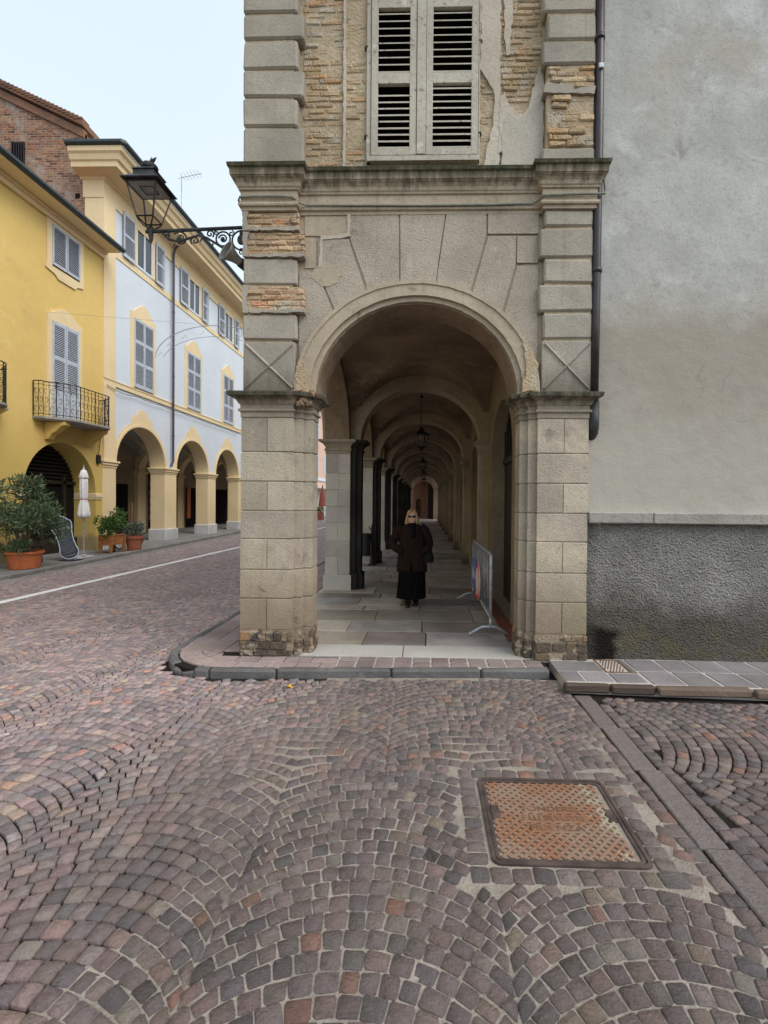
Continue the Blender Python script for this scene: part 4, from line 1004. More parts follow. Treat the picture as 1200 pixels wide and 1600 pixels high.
mb.build('grating', M['rust_letter'], g)

# ------------------------------------------------------------------ manhole cover
a, b, c, d = MH
MC = thing('manhole_cover', 'rusty rectangular cast iron cover with square openings and raised lettering', 'manhole cover', ((a + b) / 2, (c + d) / 2, 0))
mb = MB(); mb.box(a + .01, b - .01, c + .01, d - .01, -.06, -.014); mb.build('recess', M['pit'], MC)
mb = MB()
def ring(x0, x1, y0, y1, w, za, zb, r=.05):
    def rr(o): 
        out = []
        for (cx, cy, s) in ((x1 - r, y0 + r, -90), (x1 - r, y1 - r, 0), (x0 + r, y1 - r, 90), (x0 + r, y0 + r, 180)):
            for k in range(7): t = R_(s + 15 * k); out.append((cx + (r + o) * math.cos(t), cy + (r + o) * math.sin(t)))
        return out
    o, i = rr(0), rr(-w)
    rings = [[(x, y, za) for x, y in o], [(x, y, zb) for x, y in o], [(x, y, zb) for x, y in i], [(x, y, za) for x, y in i], [(x, y, za) for x, y in o]]
    mb.loft(rings, caps=False)
ring(a, b, c, d, .022, -.05, .007); ring(a + .025, b - .025, c + .025, d - .025, .02, -.05, .003, .045); mb.build('cover_frame', M['rust_dark'], MC)
mb = MB(); st = .056; bw = .0088
X0, X1, Y0, Y1 = a + .055, b - .075, c + .055, d - .05
tx0, tx1, ty0, ty1 = a + .235, b - .235, c + .275, d - .185
def clip(p, q):
    (x0, y0), (x1, y1) = p, q; t0, t1 = 0, 1; dx, dy = x1 - x0, y1 - y0
    for pp, qq in ((-dx, x0 - X0), (dx, X1 - x0), (-dy, y0 - Y0), (dy, Y1 - y0)):
        if pp == 0: continue
        r = qq / pp
        if pp < 0: t0 = max(t0, r)
        else: t1 = min(t1, r)
    return None if t0 >= t1 else ((x0 + t0 * dx, y0 + t0 * dy), (x0 + t1 * dx, y0 + t1 * dy))
for sg in (1, -1):
    for k in range(-30, 60):
        o = k * st; s_ = clip((X0 + o - 2, Y0 - 2 * sg), (X0 + o + 2, Y0 + 2 * sg)) if True else None
        if not s_: continue
        (x0, y0), (x1, y1) = s_
        L = math.hypot(x1 - x0, y1 - y0)
        if L < .02: continue
        dx, dy = (x1 - x0) / L, (y1 - y0) / L; k0 = len(mb.v)
        mb.bev(0, L, -bw, bw, -.03, .0045 + .0004 * sg, .003)
        mb.xf(Matrix(((dx, -dy, 0, x0), (dy, dx, 0, y0), (0, 0, 1, 0), (0, 0, 0, 1))), k0)
mb.build('lattice', M['rust'], MC)
mb = MB(); mb.box(a + .042, b - .042, c + .042, d - .042, -.04, -.02)
mb.bev(a + .05, a + .10, (c + d) / 2 - .03, (c + d) / 2 + .10, -.02, .0062, .004); mb.bev(b - .10, b - .05, (c + d) / 2 - .03, (c + d) / 2 + .08, -.02, .0062, .004)
mb.lathe([(.001, .0065), (.024, .0065), (.026, .009), (.030, .009), (.032, .0063)], a + .075, (c + d) / 2 + .03, 16); mb.lathe([(.001, .0065), (.020, .0065), (.022, .009), (.027, .009), (.029, .0063)], b - .075, (c + d) / 2 + .02, 16)
mb.build('cover_plate', M['rust_dark'], MC)
def text_mesh(name, txt, size, mat, loc, rot, parent, depth=.002, align='CENTER', sx=1):
    cu = bpy.data.curves.new(name, 'FONT'); cu.body = txt; cu.size = size; cu.extrude = depth; cu.align_x = align; cu.align_y = 'CENTER'; cu.offset = 0
    t = bpy.data.objects.new(name + '_curve', cu); COL.objects.link(t); bpy.context.view_layer.update()
    me = bpy.data.meshes.new_from_object(t.evaluated_get(bpy.context.evaluated_depsgraph_get()))
    bpy.data.objects.remove(t); bpy.data.curves.remove(cu)
    me.name = name; me.transform(Matrix.Translation(Vector(loc) - ORI[parent.name]) @ Matrix.Rotation(rot[2], 4, 'Z') @ Matrix.Rotation(rot[0], 4, 'X') @ Matrix.Diagonal((sx, 1, 1, 1)))
    me.materials.clear(); me.materials.append(mat); o = bpy.data.objects.new(name, me); COL.objects.link(o); o.parent = parent; ORI[o.name] = ORI[parent.name]; return o
mx = (a + b) / 2 - .01
mb = MB()
for zz, hw in ((c + .455, .155), (c + .37, .20), (c + .285, .15)): mb.bev(mx - hw, mx + hw, zz - .032, zz + .032, -.02, .0052, .003)
mb.build('name_plate', M['rust'], MC)
for txt, yy, sx in (('FONDERIE', c + .455, 1.1), ('F.LLI SILVESTRI', c + .37, .86), ('FIDENZA', c + .285, 1.15)):
    text_mesh('lettering', txt, .066, M['rust_letter'], (mx, yy, .0055), (0, 0, 0), MC, .003, 'CENTER', sx)
# a fallen leaf
mb = MB(); lp = [(0, 0), (.03, .012), (.045, .03), (.06, .012), (.085, .008), (.07, -.012), (.08, -.03), (.05, -.025), (.03, -.035), (.025, -.014)]
mb.add([(x - 1.37, y + 4.76, .012 + .012 * math.sin(x * 60)) for x, y in lp], [tuple(range(len(lp)))])
tag(mb.build('fallen_leaf', M['leaf_yellow'], None, origin=(-1.33, 4.76, .01)), 'small yellow leaf lying on the setts before the kerb', 'leaf')

# ------------------------------------------------------------------ far side of the street
K = 11.2 / 10.6; XW = -11.2
def zc(z): return 1.85 + (z - 1.85) * K
def yc(y): return y * K
def lk(y): return -9.6 - max(0, min(y, 45) - 10.7) * .058 + (.25 if y < 8 else 0) * 0
mb = MB(); ys = [-8, 4, 10.7, 16, 22, 28, 40, 70]
mb.zprism([(lk(y) - .02, y) for y in ys] + [(-22, 70), (-22, -8)], -.3, .095)
tag(mb.build('far_sidewalk', M['greykerb']), 'grey stone sidewalk on the far side of the street', 'sidewalk', kind='structure')
mb = MB(); y = -6
while y < 60: kerb_piece(mb, (lk(y) + .14, y), (lk(y + 1.2) + .14, y + 1.2), w=-.15, top=.108); y += 1.2
tag(mb.build('far_kerb', M['greykerb']), 'grey kerb stones of the far sidewalk', 'kerb', kind='structure')
mb = MB(); y = -6
while y < 40: kerb_piece(mb, (lk(y) + .5, y), (lk(y + 1.2) + .5, y + 1.2), w=-.34, top=.004); y += 1.2
tag(mb.build('gutter_strip', M['greykerb']), 'flat stone gutter along the far kerb', 'gutter', kind='structure')
P = left(XW)
def surround(mb, s0, s1, z0, z1, w, wave, d=.04):
    """moulded window frame with a curved head, as pieces that butt end to end"""
    mb.pbox(P, s0 - w, s0, -.02, d, z0, z1); mb.pbox(P, s1, s1 + w, -.02, d, z0, z1)
    n = 16; top = []
    for k in range(n + 1):
        t = k / n; top.append((s0 - w + (s1 - s0 + 2 * w) * t, z1 + w * 1.1 + wave * (.5 - .5 * math.cos(2 * pi * t)) * (1 if .18 < t < .82 else .35)))
    mb.prism(P, [(s0 - w, z1), (s1 + w, z1)] + top[::-1], -.02, d + .004)
def shutters(name_parent, s0, s1, z0, z1, panels, d=.03):
    mid = (s0 + s1) / 2
    for a, b in ((s0, mid - .008), (mid + .008, s1)):
        mb = MB(); louvre(mb, P, a, b, z0, z1, d, panels, .05, .052, .04, .03, (), .012); mb.build('shutter', M['shutter_grey'], name_parent)
# yellow house
YH = thing('yellow_house', 'yellow plastered house with an arched doorway and an iron balcony', 'building', (XW, 12, .1))
y1 = yc(15.69)
mb = MB(); arch_wall(mb, P, -4, y1, .05, zc(10.0), .75, [(yc(13.95), yc(1.41), zc(2.02), zc(3.48) - zc(2.02), .05), (yc(13.95) - 4.9, 1.45, zc(2.02), 1.52, .05)], 28)
mb.build('wall', M['yellow'], YH)
mb = MB(); mb.box(XW - 1.3, XW - .76, -4, y1 - .02, .05, 6); w = mb.build('arch_recess', M['dark'], YH)
for c0 in (yc(13.95), yc(13.95) - 4.9):
    mb = MB(); 
    for k in (-1, 0, 1): mb.pbox(P, c0 + k * .95 - .06, c0 + k * .95 + .06, -.74, -.66, .1, 2.6)
    mb.pbox(P, c0 - 1.5, c0 + 1.5, -.74, -.66, 2.32, 2.42); mb.pbox(P, c0 - 1.5, c0 + 1.5, -.74, -.64, .1, .55)
    for k in range(9): mb.pbox(P, c0 - 1.5, c0 + 1.5, -.74, -.70, 2.5 + k * .12, 2.54 + k * .12)
    mb.build('arch_door', M['doorwood'], YH)
mb = MB()
for c0 in (yc(13.95), yc(13.95) - 4.9):
    for s_ in (-1, 1):
        q = c0 + s_ * yc(1.41); a_, b_ = (q - .02, q + .28) if s_ > 0 else (q - .28, q + .02)
        mb.pbox(P, a_, b_, -.75, .05, zc(2.02) - .14, zc(2.02), .015); mb.pbox(P, a_, b_, -.75, .025, zc(2.02) - .2, zc(2.02) - .14)
mb.build('impost', M['cream'], YH)
mb = MB(); ez = zc(9.88)
mb.box(XW - 6, XW + .62, -4, y1 + .03, ez, ez + .06); mb.box(XW - .02, XW + .10, -4, y1 - .002, ez - .22, ez); mb.box(XW - .02, XW + .18, -4, y1 - .002, ez - .08, ez - .002)
mb.build('eave', M['cream'], YH)
mb = MB(); mb.tube([(XW + .66, -4, ez + .11), (XW + .66, y1 + .1, ez + .11)], .085, 10); mb.box(XW + .5, XW + .62, -4, y1 + .06, ez + .065, ez + .17); mb.build('gutter', M['gutter'], YH)
mb = MB(); mb.add([(XW + .62, -4, ez + .15), (XW + .62, y1, ez + .15), (XW - 5, y1, ez + 1.6), (XW - 5, -4, ez + 1.6)], [(0, 1, 2, 3)]); mb.build('roof', M['rooftile'], YH)
def house_window(par, s0, s1, z0, z1, panels, wave, w=.17, mat='cream'):
    mb = MB(); mb.pbox(P, s0, s1, -.1, .008, z0, z1); win = mb.build('window', M['dark'], par)
    mb = MB(); surround(mb, s0, s1, z0 - .05, z1, w, wave); mb.build('window_surround', M[mat], win)
    shutters(win, s0, s1, z0, z1, panels); return win
def pn(z0, z1, cuts):
    h = z1 - z0; return [(z0 + h * a, z0 + h * b) for a, b in cuts]
PAN2 = [(.05, .33), (.38, .64), (.69, .96)]
wu = house_window(YH, yc(13.5), yc(14.58), zc(8.45), zc(9.58), pn(zc(8.45), zc(9.58), [(.06, .94)]), 0, .19)
mb = MB(); mb.prism(P, [(yc(13.28), zc(8.45) - .05), (yc(13.28), zc(8.28)), (yc(13.6), zc(8.22)), (yc(13.75), zc(8.12)), (yc(14.4), zc(8.12)), (yc(14.5), zc(8.22)), (yc(14.76), zc(8.28)), (yc(14.76), zc(8.45) - .05)], -.02, .04); mb.build('window_apron', M['cream'], wu)
wd = house_window(YH, yc(13.5), yc(14.52), 4.3, zc(6.88), pn(4.3, zc(6.88), [(.28, .60), (.64, .96)]), .28, .19)
house_window(YH, yc(13.5) - 3.9, yc(14.58) - 3.9, zc(8.45), zc(9.58), pn(zc(8.45), zc(9.58), [(.06, .94)]), 0, .19)
house_window(YH, yc(13.5) - 3.9, yc(14.52) - 3.9, 4.3, zc(6.88), pn(4.3, zc(6.88), [(.28, .60), (.64, .96)]), .28, .19)
def balcony(cy):
    hw = 1.42; zb = 4.2; n = 20
    out = [(XW + .02 + .80 * min(1, (1 - abs(2 * k / n - 1) ** 3.2) * 1.15) * (1 if 0 < k < n else .45), cy - hw + 2 * hw * k / n) for k in range(n + 1)]
    out = [(XW + .30, cy - hw)] + out[1:-1] + [(XW + .30, cy + hw)]
    mb = MB(); o2 = [(XW - .02, cy - hw)] + out + [(XW - .02, cy + hw)]
    q2 = [(XW - .02, cy - hw + .05)] + [(max(x - .05, XW), cy + (y - cy) * .97) for x, y in out] + [(XW - .02, cy + hw - .05)]
    mb.loft([[(x, y, zb - .1) for x, y in q2], [(x, y, zb - .055) for x, y in o2], [(x, y, zb) for x, y in o2]])
    b = mb.build('balcony', M['ledge'], YH)
    mb = MB()
    for s_ in (-.85, .85): mb = MB(); mb.sprism(P, [(0, zb - .62), (.12, zb - .60), (.2, zb - .46), (.34, zb - .38), (.48, zb - .24), (.6, zb - .2), (.62, zb - .1), (0, zb - .1)], cy + s_ - .13, cy + s_ + .13); mb.build('balcony_bracket', M['yellow'], b, bevel=.02)
    mb = MB(); pts = [(x - .03, y) for x, y in out]
    path = []; 
    for (x0, y0), (x1, y1_) in zip([(XW + .02, cy - hw + .02)] + pts, pts + [(XW + .02, cy + hw - .02)]):
        L = math.hypot(x1 - x0, y1_ - y0); k = max(1, int(L / .02)); path += [(x0 + (x1 - x0) * i / k, y0 + (y1_ - y0) * i / k) for i in range(k)]
    zt = zb + 1.0
    for z_, r_ in ((zt, .016), (zb + .07, .010), (zt - .10, .008)): mb.tube([(x, y, z_) for x, y in path[::3]], r_, 6)
    seg = max(1, len(path) // 22)
    for q, i in enumerate(range(0, len(path), seg)):
        x, y = path[i]; mb.tube([(x, y, zb), (x, y, zt)], .016 if q % 4 == 0 else .009, 6)
        j = min(i + seg, len(path) - 1); x1, y1_ = path[j]; dx, dy = x1 - x, y1_ - y
        if math.hypot(dx, dy) > .1:
            for zc_, fl in ((zb + .25, 1), (zb + .50, -1), (zb + .75, 1)):
                sp = scroll((.5, 0), .1, .44, 0 if fl > 0 else pi, .8 * fl, 12, lambda u, w: (u, 0, w))
                mb.tube([(x + dx * u, y + dy * u, zc_ + w * .24) for u, _, w in sp], .0065, 5)
    mb.build('railing', M['iron'], b)
balcony(14.98); balcony(11.02)
mb = MB(); mb.bev(XW, XW + .1, y1 - .35, y1 - .2, 3.05, 3.35, .02); mb.tube([(XW + .05, y1 - .28, 3.35), (XW + .06, y1 - .2, 3.9), (XW + .04, y1 - .18, 4.6)], .012, 6); mb.build('wall_lamp_box', M['iron'], YH)
# white arcaded house
WH = thing('white_arcaded_house', 'white house with cream arches, pale shutters and a brick gable end', 'building', (XW, 23, .1))
Ya, Yb = y1, yc(39.4)
cs = [yc(17.93), yc(21.9), yc(25.75), yc(29.65), yc(33.55), yc(37.3)]
zs, zt_ = zc(3.12), zc(4.52); hw = [yc(1.56), yc(1.5), yc(1.48), 1.57, 1.57, 1.57]
mb = MB(); arch_wall(mb, P, Ya, Yb, zs, zc(12.6), .62, [(c, h, zs, zt_ - zs, zs) for c, h in zip(cs, hw)], 28); mb.build('wall', M['white_wall'], WH)
# arcade pillars
edges = [(Ya + .0, cs[0] - hw[0])] + [(cs[i] + hw[i], cs[i + 1] - hw[i + 1]) for i in range(5)] + [(cs[5] + hw[5], Yb)]
for a_, b_ in edges:
    mb = MB(); mb.pbox(P, a_, b_, -.62, .012, .5, zs - .1, .01)
    pl_ = mb.build('pillar', M['cream'], WH)
    mb = MB(); mb.pbox(P, a_ - .07, b_ + .07, -.68, .08, .05, .58, .03); mb.build('pillar_base', M['pillar_base'], pl_)
    mb = MB(); mb.pbox(P, a_ - .10, b_ + .10, -.70, .11, zs - .06, zs + .012, .01); mb.pbox(P, a_ - .06, b_ + .06, -.66, .07, zs - .16, zs - .062, .012); mb.pbox(P, a_ - .03, b_ + .03, -.64, .035, zs - .24, zs - .162, .01); mb.build('pillar_capital', M['ledge'] if False else M['cream'], pl_)
mb = MB()
for c, h in zip(cs, hw):
    r = zt_ - zs
    arch_band(mb, P, c, zs, h - .006, r - .006, h + .20, r + .20, -.63, .012, 30); arch_band(mb, P, c, zs, h + .0, r + .0, h + .09, r + .09, -.02, .035, 30)
    mb.prism(P, [(c - .75, zt_ + .05), (c + .75, zt_ + .05), (c + .72, zt_ + .25), (c + .55, zt_ + .42), (c + .42, zt_ + .40), (c + .38, zt_ + .5), (c + .3, zt_ + .62), (c, zt_ + .68), (c - .3, zt_ + .62), (c - .38, zt_ + .5), (c - .42, zt_ + .40), (c - .55, zt_ + .42), (c - .72, zt_ + .25)], -.02, .009)
mb.build('arch_trim', M['cream'], WH)
mb = MB(); z5 = zc(5.66)
mb.pbox(P, Ya, Yb, -.02, .05, z5, z5 + .17); mb.pbox(P, Ya, Yb, -.02, .07, z5 + .172, z5 + .21)
mb.pbox(P, Ya, Yb, -.02, .03, zc(10.05), zc(10.05) + .22); mb.build('string_course', M['cream'], WH)
mb = MB(); mb.pbox(P, Ya - .01, Ya + .62, -.05, .06, zs + .02, z5 - .002); mb.pbox(P, Ya - .01, Ya + .62, -.05, .06, z5 + .212, zc(12.1)); mb.build('corner_pilaster', M['cream'], WH)
mb = MB(); t0 = zc(11.95)
cprof = [(-.02, t0 - .3), (.05, t0 - .3), (.06, t0 + .28), (.12, t0 + .3), (.14, t0 + .36), (.80, t0 + .42), (.82, t0 + .58), (.90, t0 + .62), (.97, t0 + .78), (1.06, t0 + .84), (1.08, t0 + 1.0), (-.02, t0 + 1.02)]
cpoly = [(XW, Ya), (XW, Yb), (XW - .62, Yb), (XW - .62, Ya)]
mb.loft([[(XW + (x - XW) if x > XW - .3 else max(x, XW - .75), Ya + (y - Ya) * .62 if y < Ya else y, z) for x, y in offset_poly(cpoly, d)] for d, z in cprof])
mb.build('cornice', M['cream'], WH)
mb = MB(); gz = t0 + 1.09
mb.tube([(XW - .8, Ya - .66, gz), (XW + 1.1, Ya - .66, gz), (XW + 1.14, Ya - .62, gz), (XW + 1.14, Yb, gz)], .10, 10); mb.build('gutter', M['gutter'], WH)
# brick gable end facing the camera, with its sloping roof edge
q = lambda px, py: (XW - .02 - (133 - px) / 760 * 16.6 * 1.02, 1.85 + (784 - py) / 760 * 16.6)
gx = XW - .62
g = [(gx, 9.5), (gx, q(133, 196)[1] - .3), (q(0, 150)[0], q(0, 152)[1]), (-17.5, q(0, 152)[1] + 1.05), (-24, 15), (-24, 9.5)]
mb = MB(); mb.prism(lambda s, d, z: (s, Ya - d, z), g, -.4, 0); mb.build('brick_gable', M['redbrick'], WH)
mb = MB(); mb.box(gx, XW + .0, Ya - .005, Ya + .3, 9.5, t0 + .4); mb.build('gable_return', M['cream'], WH)
A = (gx + .02, q(139, 192)[1]); B = (q(0, 150)[0], q(0, 141)[1]); dxx, dzz = B[0] - A[0], B[1] - A[1]; Cc = (A[0] + dxx * 2, A[1] + dzz * 2)
mb = MB()
mb.prism(lambda s, d, z: (s, Ya - d, z), [A, (A[0], A[1] - .2), (Cc[0], Cc[1] - .2), Cc], -20, .16); mb.build('roof', M['rooftile'], WH)
mb = MB()
n = 34
for k in range(n):
    x = A[0] + dxx * 2 * k / n; z = A[1] + dzz * 2 * k / n
    mb.bev(x - .32, x, Ya - .19, Ya + .2, z + .0, z + .075, .03)
mb.build('verge_tiles', M['rooftile'], WH)
mb = MB(); mb.prism(lambda s, d, z: (s, Ya - d, z), [(gx, A[1] - .55), (gx, A[1] - .28), (Cc[0], Cc[1] - .24), (Cc[0], Cc[1] - .5)], -.1, .07); mb.build('verge_course', M['rooftile'], WH)
mb = MB(); x0 = q(-8, 0)[0]; x1 = q(11, 0)[0]; mb.box(x0, x1, Ya - .02, Ya + .1, q(0, 240)[1] - .9, q(0, 222)[1]); gw = mb.build('window', M['dark'], WH)
mb = MB()
for k in range(6): mb.box(x0 + (x1 - x0) * k / 5 - .012, x0 + (x1 - x0) * k / 5 + .012, Ya - .06, Ya - .03, q(0, 240)[1] - .9, q(0, 222)[1])
mb.build('window_bars', M['iron'], gw)
mb = MB(); mb.box(XW - .95, XW - .8, Ya - .02, Ya + .1, q(0, 310)[1], q(0, 303)[1]); mb.build('wall_hole', M['dark'], WH)
# windows
for i, c in enumerate(cs):
    a_, b_ = (yc(17.36), yc(18.58)) if i == 0 else (c - .66, c + .66)
    house_window(WH, a_, b_, z5 + .28, zc(8.42), pn(z5 + .28, zc(8.42), PAN2), .42, .20)
    mid = (a_ + b_) / 2 + .05; zb, ztp = zc(10.05) + .28, zc(11.78)
    mb = MB(); mb.pbox(P, mid - .55, mid + .55, -.3, .006, zb, ztp); win = mb.build('window', M['pane'], WH)
    mb = MB(); mb.pbox(P, mid - .70, mid - .55, -.02, .05, zb, ztp + .16); mb.pbox(P, mid + .55, mid + .70, -.02, .05, zb, ztp + .16); mb.pbox(P, mid - .55, mid + .55, -.02, .05, ztp, ztp + .16); mb.build('window_surround', M['cream'], win)
    mb = MB()
    for u0, u1 in ((-.55, -.47), (-.05, .05), (.47, .55)): mb.pbox(P, mid + u0, mid + u1, .006, .035, zb, ztp)
    mb.pbox(P, mid - .47, mid - .05, .006, .03, zb, zb + .09); mb.pbox(P, mid + .05, mid + .47, .006, .03, zb, zb + .09); mb.pbox(P, mid - .47, mid - .05, .006, .03, ztp - .08, ztp); mb.pbox(P, mid + .05, mid + .47, .006, .03, ztp - .08, ztp); mb.build('window_frame', M['white_wall'], win)
    for s_ in (-1, 1):
        a2, b2 = (mid - 1.42, mid - .72) if s_ < 0 else (mid + .72, mid + 1.36)
        mb = MB(); louvre(mb, P, a2, b2, zb - .05, ztp + .05, .07, pn(zb, ztp, [(.05, .47), (.53, .95)]), .055, .05, .04, .03, (), .012); mb.build('shutter', M['shutter_grey'], win)
mb = MB(); yd = yc(19.92)
mb.tube([(XW + .75, yd, t0 + .95), (XW + .2, yd, t0 + .25), (XW + .13, yd, t0), (XW + .13, yd, zs + .35), (XW + .10, yd - .1, zs + .1)], .05, 10)
for z in (4.6, 7.2, 10.0): mb.tube([(XW + .13, yd, z), (XW + .13, yd, z + .05)], .062, 10)
mb.build('downpipe', simple('purple_brown_pipe', (.07, .055, .075), .4, .4), WH)
mb = MB(); pts = [(XW + .10, Ya + .1, z5 - .05)]; yy = Ya + .2
for k in range(40): pts.append((XW + .10, Ya + .2 + k * .3, z5 - .09 - .05 * abs(math.sin(k * .55)) * (1.6 if k < 6 else 1)))
mb.tube(pts, .014, 5); mb.build('cable', M['cable'], WH)
# inside of that arcade
mb = MB(); mb.box(XW - 4.2, XW - 3.9, Ya, Yb, .05, 5.2); mb.build('inner_wall', M['inner'], WH)
mb = MB(); mb.box(XW - 4.0, XW - .60, Ya - .1, Ya + .28, .05, 5.2); mb.box(XW - 4.0, XW - .6, Yb - .3, Yb, .05, 5.2); mb.build('end_wall', M['inner'], WH)
mb = MB()
for i, c in enumerate(cs):
    n = 18; vs = []; W2 = 2.1
    for a_ in range(n + 1):
        for b_ in range(n + 1):
            x = XW - .6 - 3.35 * a_ / n; y = c - W2 + 2 * W2 * b_ / n
            A_ = zs + 1.55 * math.sqrt(max(0, 1 - ((x - (XW - 2.27)) / 1.69) ** 2)); B_ = zs + 1.6 * math.sqrt(max(0, 1 - ((y - c) / 2.11) ** 2)); vs.append((x, y, max(A_, B_)))
    mb.add(vs, [(a_ * (n + 1) + b_, a_ * (n + 1) + b_ + 1, (a_ + 1) * (n + 1) + b_ + 1, (a_ + 1) * (n + 1) + b_) for a_ in range(n) for b_ in range(n)])
mb.build('inner_vault', masonry('pale_vault', (.40, .39, .37), (.33, .32, .30), dirt_amt=.2), WH)
for i, (a_, b_) in enumerate(edges[1:-1]):
    m_ = (a_ + b_) / 2; mb = MB(); mb.box(XW - 3.92, XW - 3.7, m_ - .35, m_ + .35, .05, zs); mb.box(XW - 3.95, XW - 3.6, m_ - .42, m_ + .42, zs, zs + .12)
    arch_band(mb, lambda s, d, z: (s, m_ - d, z), XW - 2.25, zs + .1, 1.45, 1.3, 1.75, 1.75, -.28, .28, 20)
    mb.build('inner_pilaster', M['cream'], WH)
for i, c in enumerate(cs):
    mb = MB(); mb.box(XW - 3.93, XW - 3.86, c - 1.1, c + 1.1, .05, 2.6); mb.build('arcade_door', M['dark'], WH)
mb = MB(); m_ = (edges[1][0] + edges[1][1]) / 2
m_ = 27.4; mb.box(XW - 3.9, XW - 3.84, m_ - 1.3, m_ - .55, .6, 3.3); nb_ = mb.build('notice_board', M['poster_dark'], WH)
mb = MB()
for k in range(5):
    for u in (0, 1): mb.box(XW - 3.84, XW - 3.83, m_ - 1.25 + u * .36, m_ - .95 + u * .36, .75 + k * .44, 1.05 + k * .44 + .05 * u)
mb.build('paper_notice', M['poster_pale'], nb_)
mb = MB(); c = cs[1]; mb.box(XW - 3.5, XW - 3.46, 29.6, 30.0, .7, 2.6); mb.build('orange_banner', M['poster_red'], WH)
mb = MB(); mb.box(-20, XW - .62, Ya + .4, Yb, 5.2, 12.6); mb.build('upper_body', M['white_wall'], WH)
# far pink house
PH = thing('pink_house', 'pale pink house far along the street behind the white arcade', 'building', (XW, 52, .1))
mb = MB(); mb.box(XW - 8, XW - .2, Yb + .05, 76, .05, 11.8); mb.build('wall', M['pink'], PH)
mb = MB(); mb.box(XW - 8, XW + .3, Yb + .05, 76.2, 11.8, 12.1); mb.build('roof', M['rooftile'], PH)
P3 = left(XW - .2)
for k in range(9):
    for z in (1.0, 5.0, 8.4): MB().pbox(P3, Yb + 1.5 + k * 3.6, Yb + 2.6 + k * 3.6, -.1, .03, z if z > 2 else .1, z + (1.8 if z > 2 else 1.6)).build('window', M['shutter_grey'], PH)
mb = MB(); mb.pbox(P3, Yb + .1, 76, -.05, .12, 4.0, 4.3); mb.pbox(P3, Yb + 4, 60, 0, 1.0, 3.1, 3.2); mb.build('string_course', M['white_wall'], PH)
# brick building closing the far end of the arcade
EH = thing('brick_palace', 'pink brick building with pale arches closing the far end of the arcade', 'building', (0, 50, .08))
Pf = front(49.5); mb = MB(); arch_wall(mb, Pf, -2.3, 10, .02, 11, .6, [(-.25, 1.05, 2.9, 1.05, .05), (3.2, 1.1, 2.9, 1.0, .05), (6.5, 1.1, 2.9, 1.0, .05)]); mb.build('wall', M['vault'], EH)
mb = MB(); Pf2 = front(53.0); arch_wall(mb, Pf2, -3, 4, .02, 4.2, .6, [(-.75, .3, 1.9, .3, .05)]); mb.build('inner_wall', M['farbrick'], EH)
mb = MB(); mb.box(.28, 1.4, 50.2, 52.9, .05, 4.2); mb.build('dark_wall', M['doorwood'], EH)
mb = MB(); mb.box(-2.3, 2, 50.12, 53, 4.1, 4.3); mb.build('ceiling', M['vault'], EH)
mb = MB(); mb.box(-2.4, 3, 43.2, 49.45, 5.4, 5.6); mb.build('skylight_blocker', M['vault'], EH)  # added slab, out of sight, keeps skylight off the far arch
mb = MB()
for k in range(9): mb.pbox(Pf2, .05, .2 + .06 * (k % 2), 0, .03, .1 + k * .32, .36 + k * .32)
mb.box(-3, 4, 53.7, 53.8, .05, 4); mb.build('quoins', M['jamb'], EH)
mb = MB(); mb.pbox(Pf, -2.3, 10, -.02, .15, 4.6, 4.9); mb.build('string_course', M['cream'], EH)
# ------------------------------------------------------------------ street lantern on its scrolled bracket
YL = 5.82
SL = thing('street_lantern', 'black iron street lantern on an ornate scrolled bracket at the building corner', 'street lantern', (-2.1, YL, 5.08))
pxz = lambda u, w: (u, YL, w)
mb = MB(); zb_ = 5.09
mb.tube([(-2.06, YL, 5.125), (-3.40, YL, 5.075)], .021, 8)
mb.tube([(-3.34, YL, 4.93), (-3.34, YL, 4.98), (-3.34, YL, 5.03), (-3.34, YL, 5.14)], [.006, .022, .03, .026], 8)
mb.box(-2.13, -2.05, YL - .05, YL + .05, 4.70, 5.2)
def sc(c, r0, r1, a0, t, r=.010): mb.tube(scroll(c, r0, r1, a0, t, 30, pxz), r, 6)
arm = [(-3.20, 5.055), (-3.12, 4.985), (-3.0, 4.955), (-2.86, 5.0), (-2.76, 5.03), (-2.66, 5.0), (-2.56, 4.94), (-2.45, 4.87), (-2.35, 4.80), (-2.25, 4.74), (-2.1, 4.70)]
mb.tube([pxz(*p) for p in arm], .0145, 6)
sc((-2.98, 4.985), .012, .095, 0.3, 1.35); sc((-2.98, 4.985), .02, .05, 2.5, .9); sc((-2.80, 4.965), .01, .055, 2.0, 1.3); sc((-2.62, 5.045), .01, .05, 1.0, -1.3); sc((-3.14, 5.03), .008, .03, 0, 1.2)
for cx_, r in ((-2.46, .085), (-2.235, .115)):
    mb.tube([pxz(cx_ + r * math.cos(a), 4.985 - (r - .085) * .6 + r * math.sin(a)) for a in (2 * pi * k / 24 for k in range(24))], .011, 6, closed=True)
sc((-2.46, 4.985), .01, .055, .5, 1.4); sc((-2.36, 5.05), .008, .035, 0, 1.2, .008); sc((-2.35, 4.88), .008, .045, 2, 1.3, .008); sc((-2.15, 4.80), .01, .06, 1, 1.2); sc((-2.54, 5.06), .008, .03, 3, -1.2, .008); sc((-2.24, 4.83), .008, .04, 0, 1.3, .008)
mb.ell((-2.235, YL, 4.975), (.055, .02, .065)); mb.ell((-2.235, YL, 5.05), (.03, .015, .025)); mb.ell((-2.46, YL, 4.985), (.022, .015, .022)); mb.ell((-2.98, YL, 4.985), (.03, .014, .02))
for u, w, a in ((-2.72, 4.99, .5), (-2.58, 4.93, -.6), (-2.42, 4.84, -.6), (-2.3, 4.76, -.7), (-3.05, 4.93, 1)): mb.tube([pxz(u, w), pxz(u - .03 * math.cos(a), w - .05)], [.012, .003], 6)
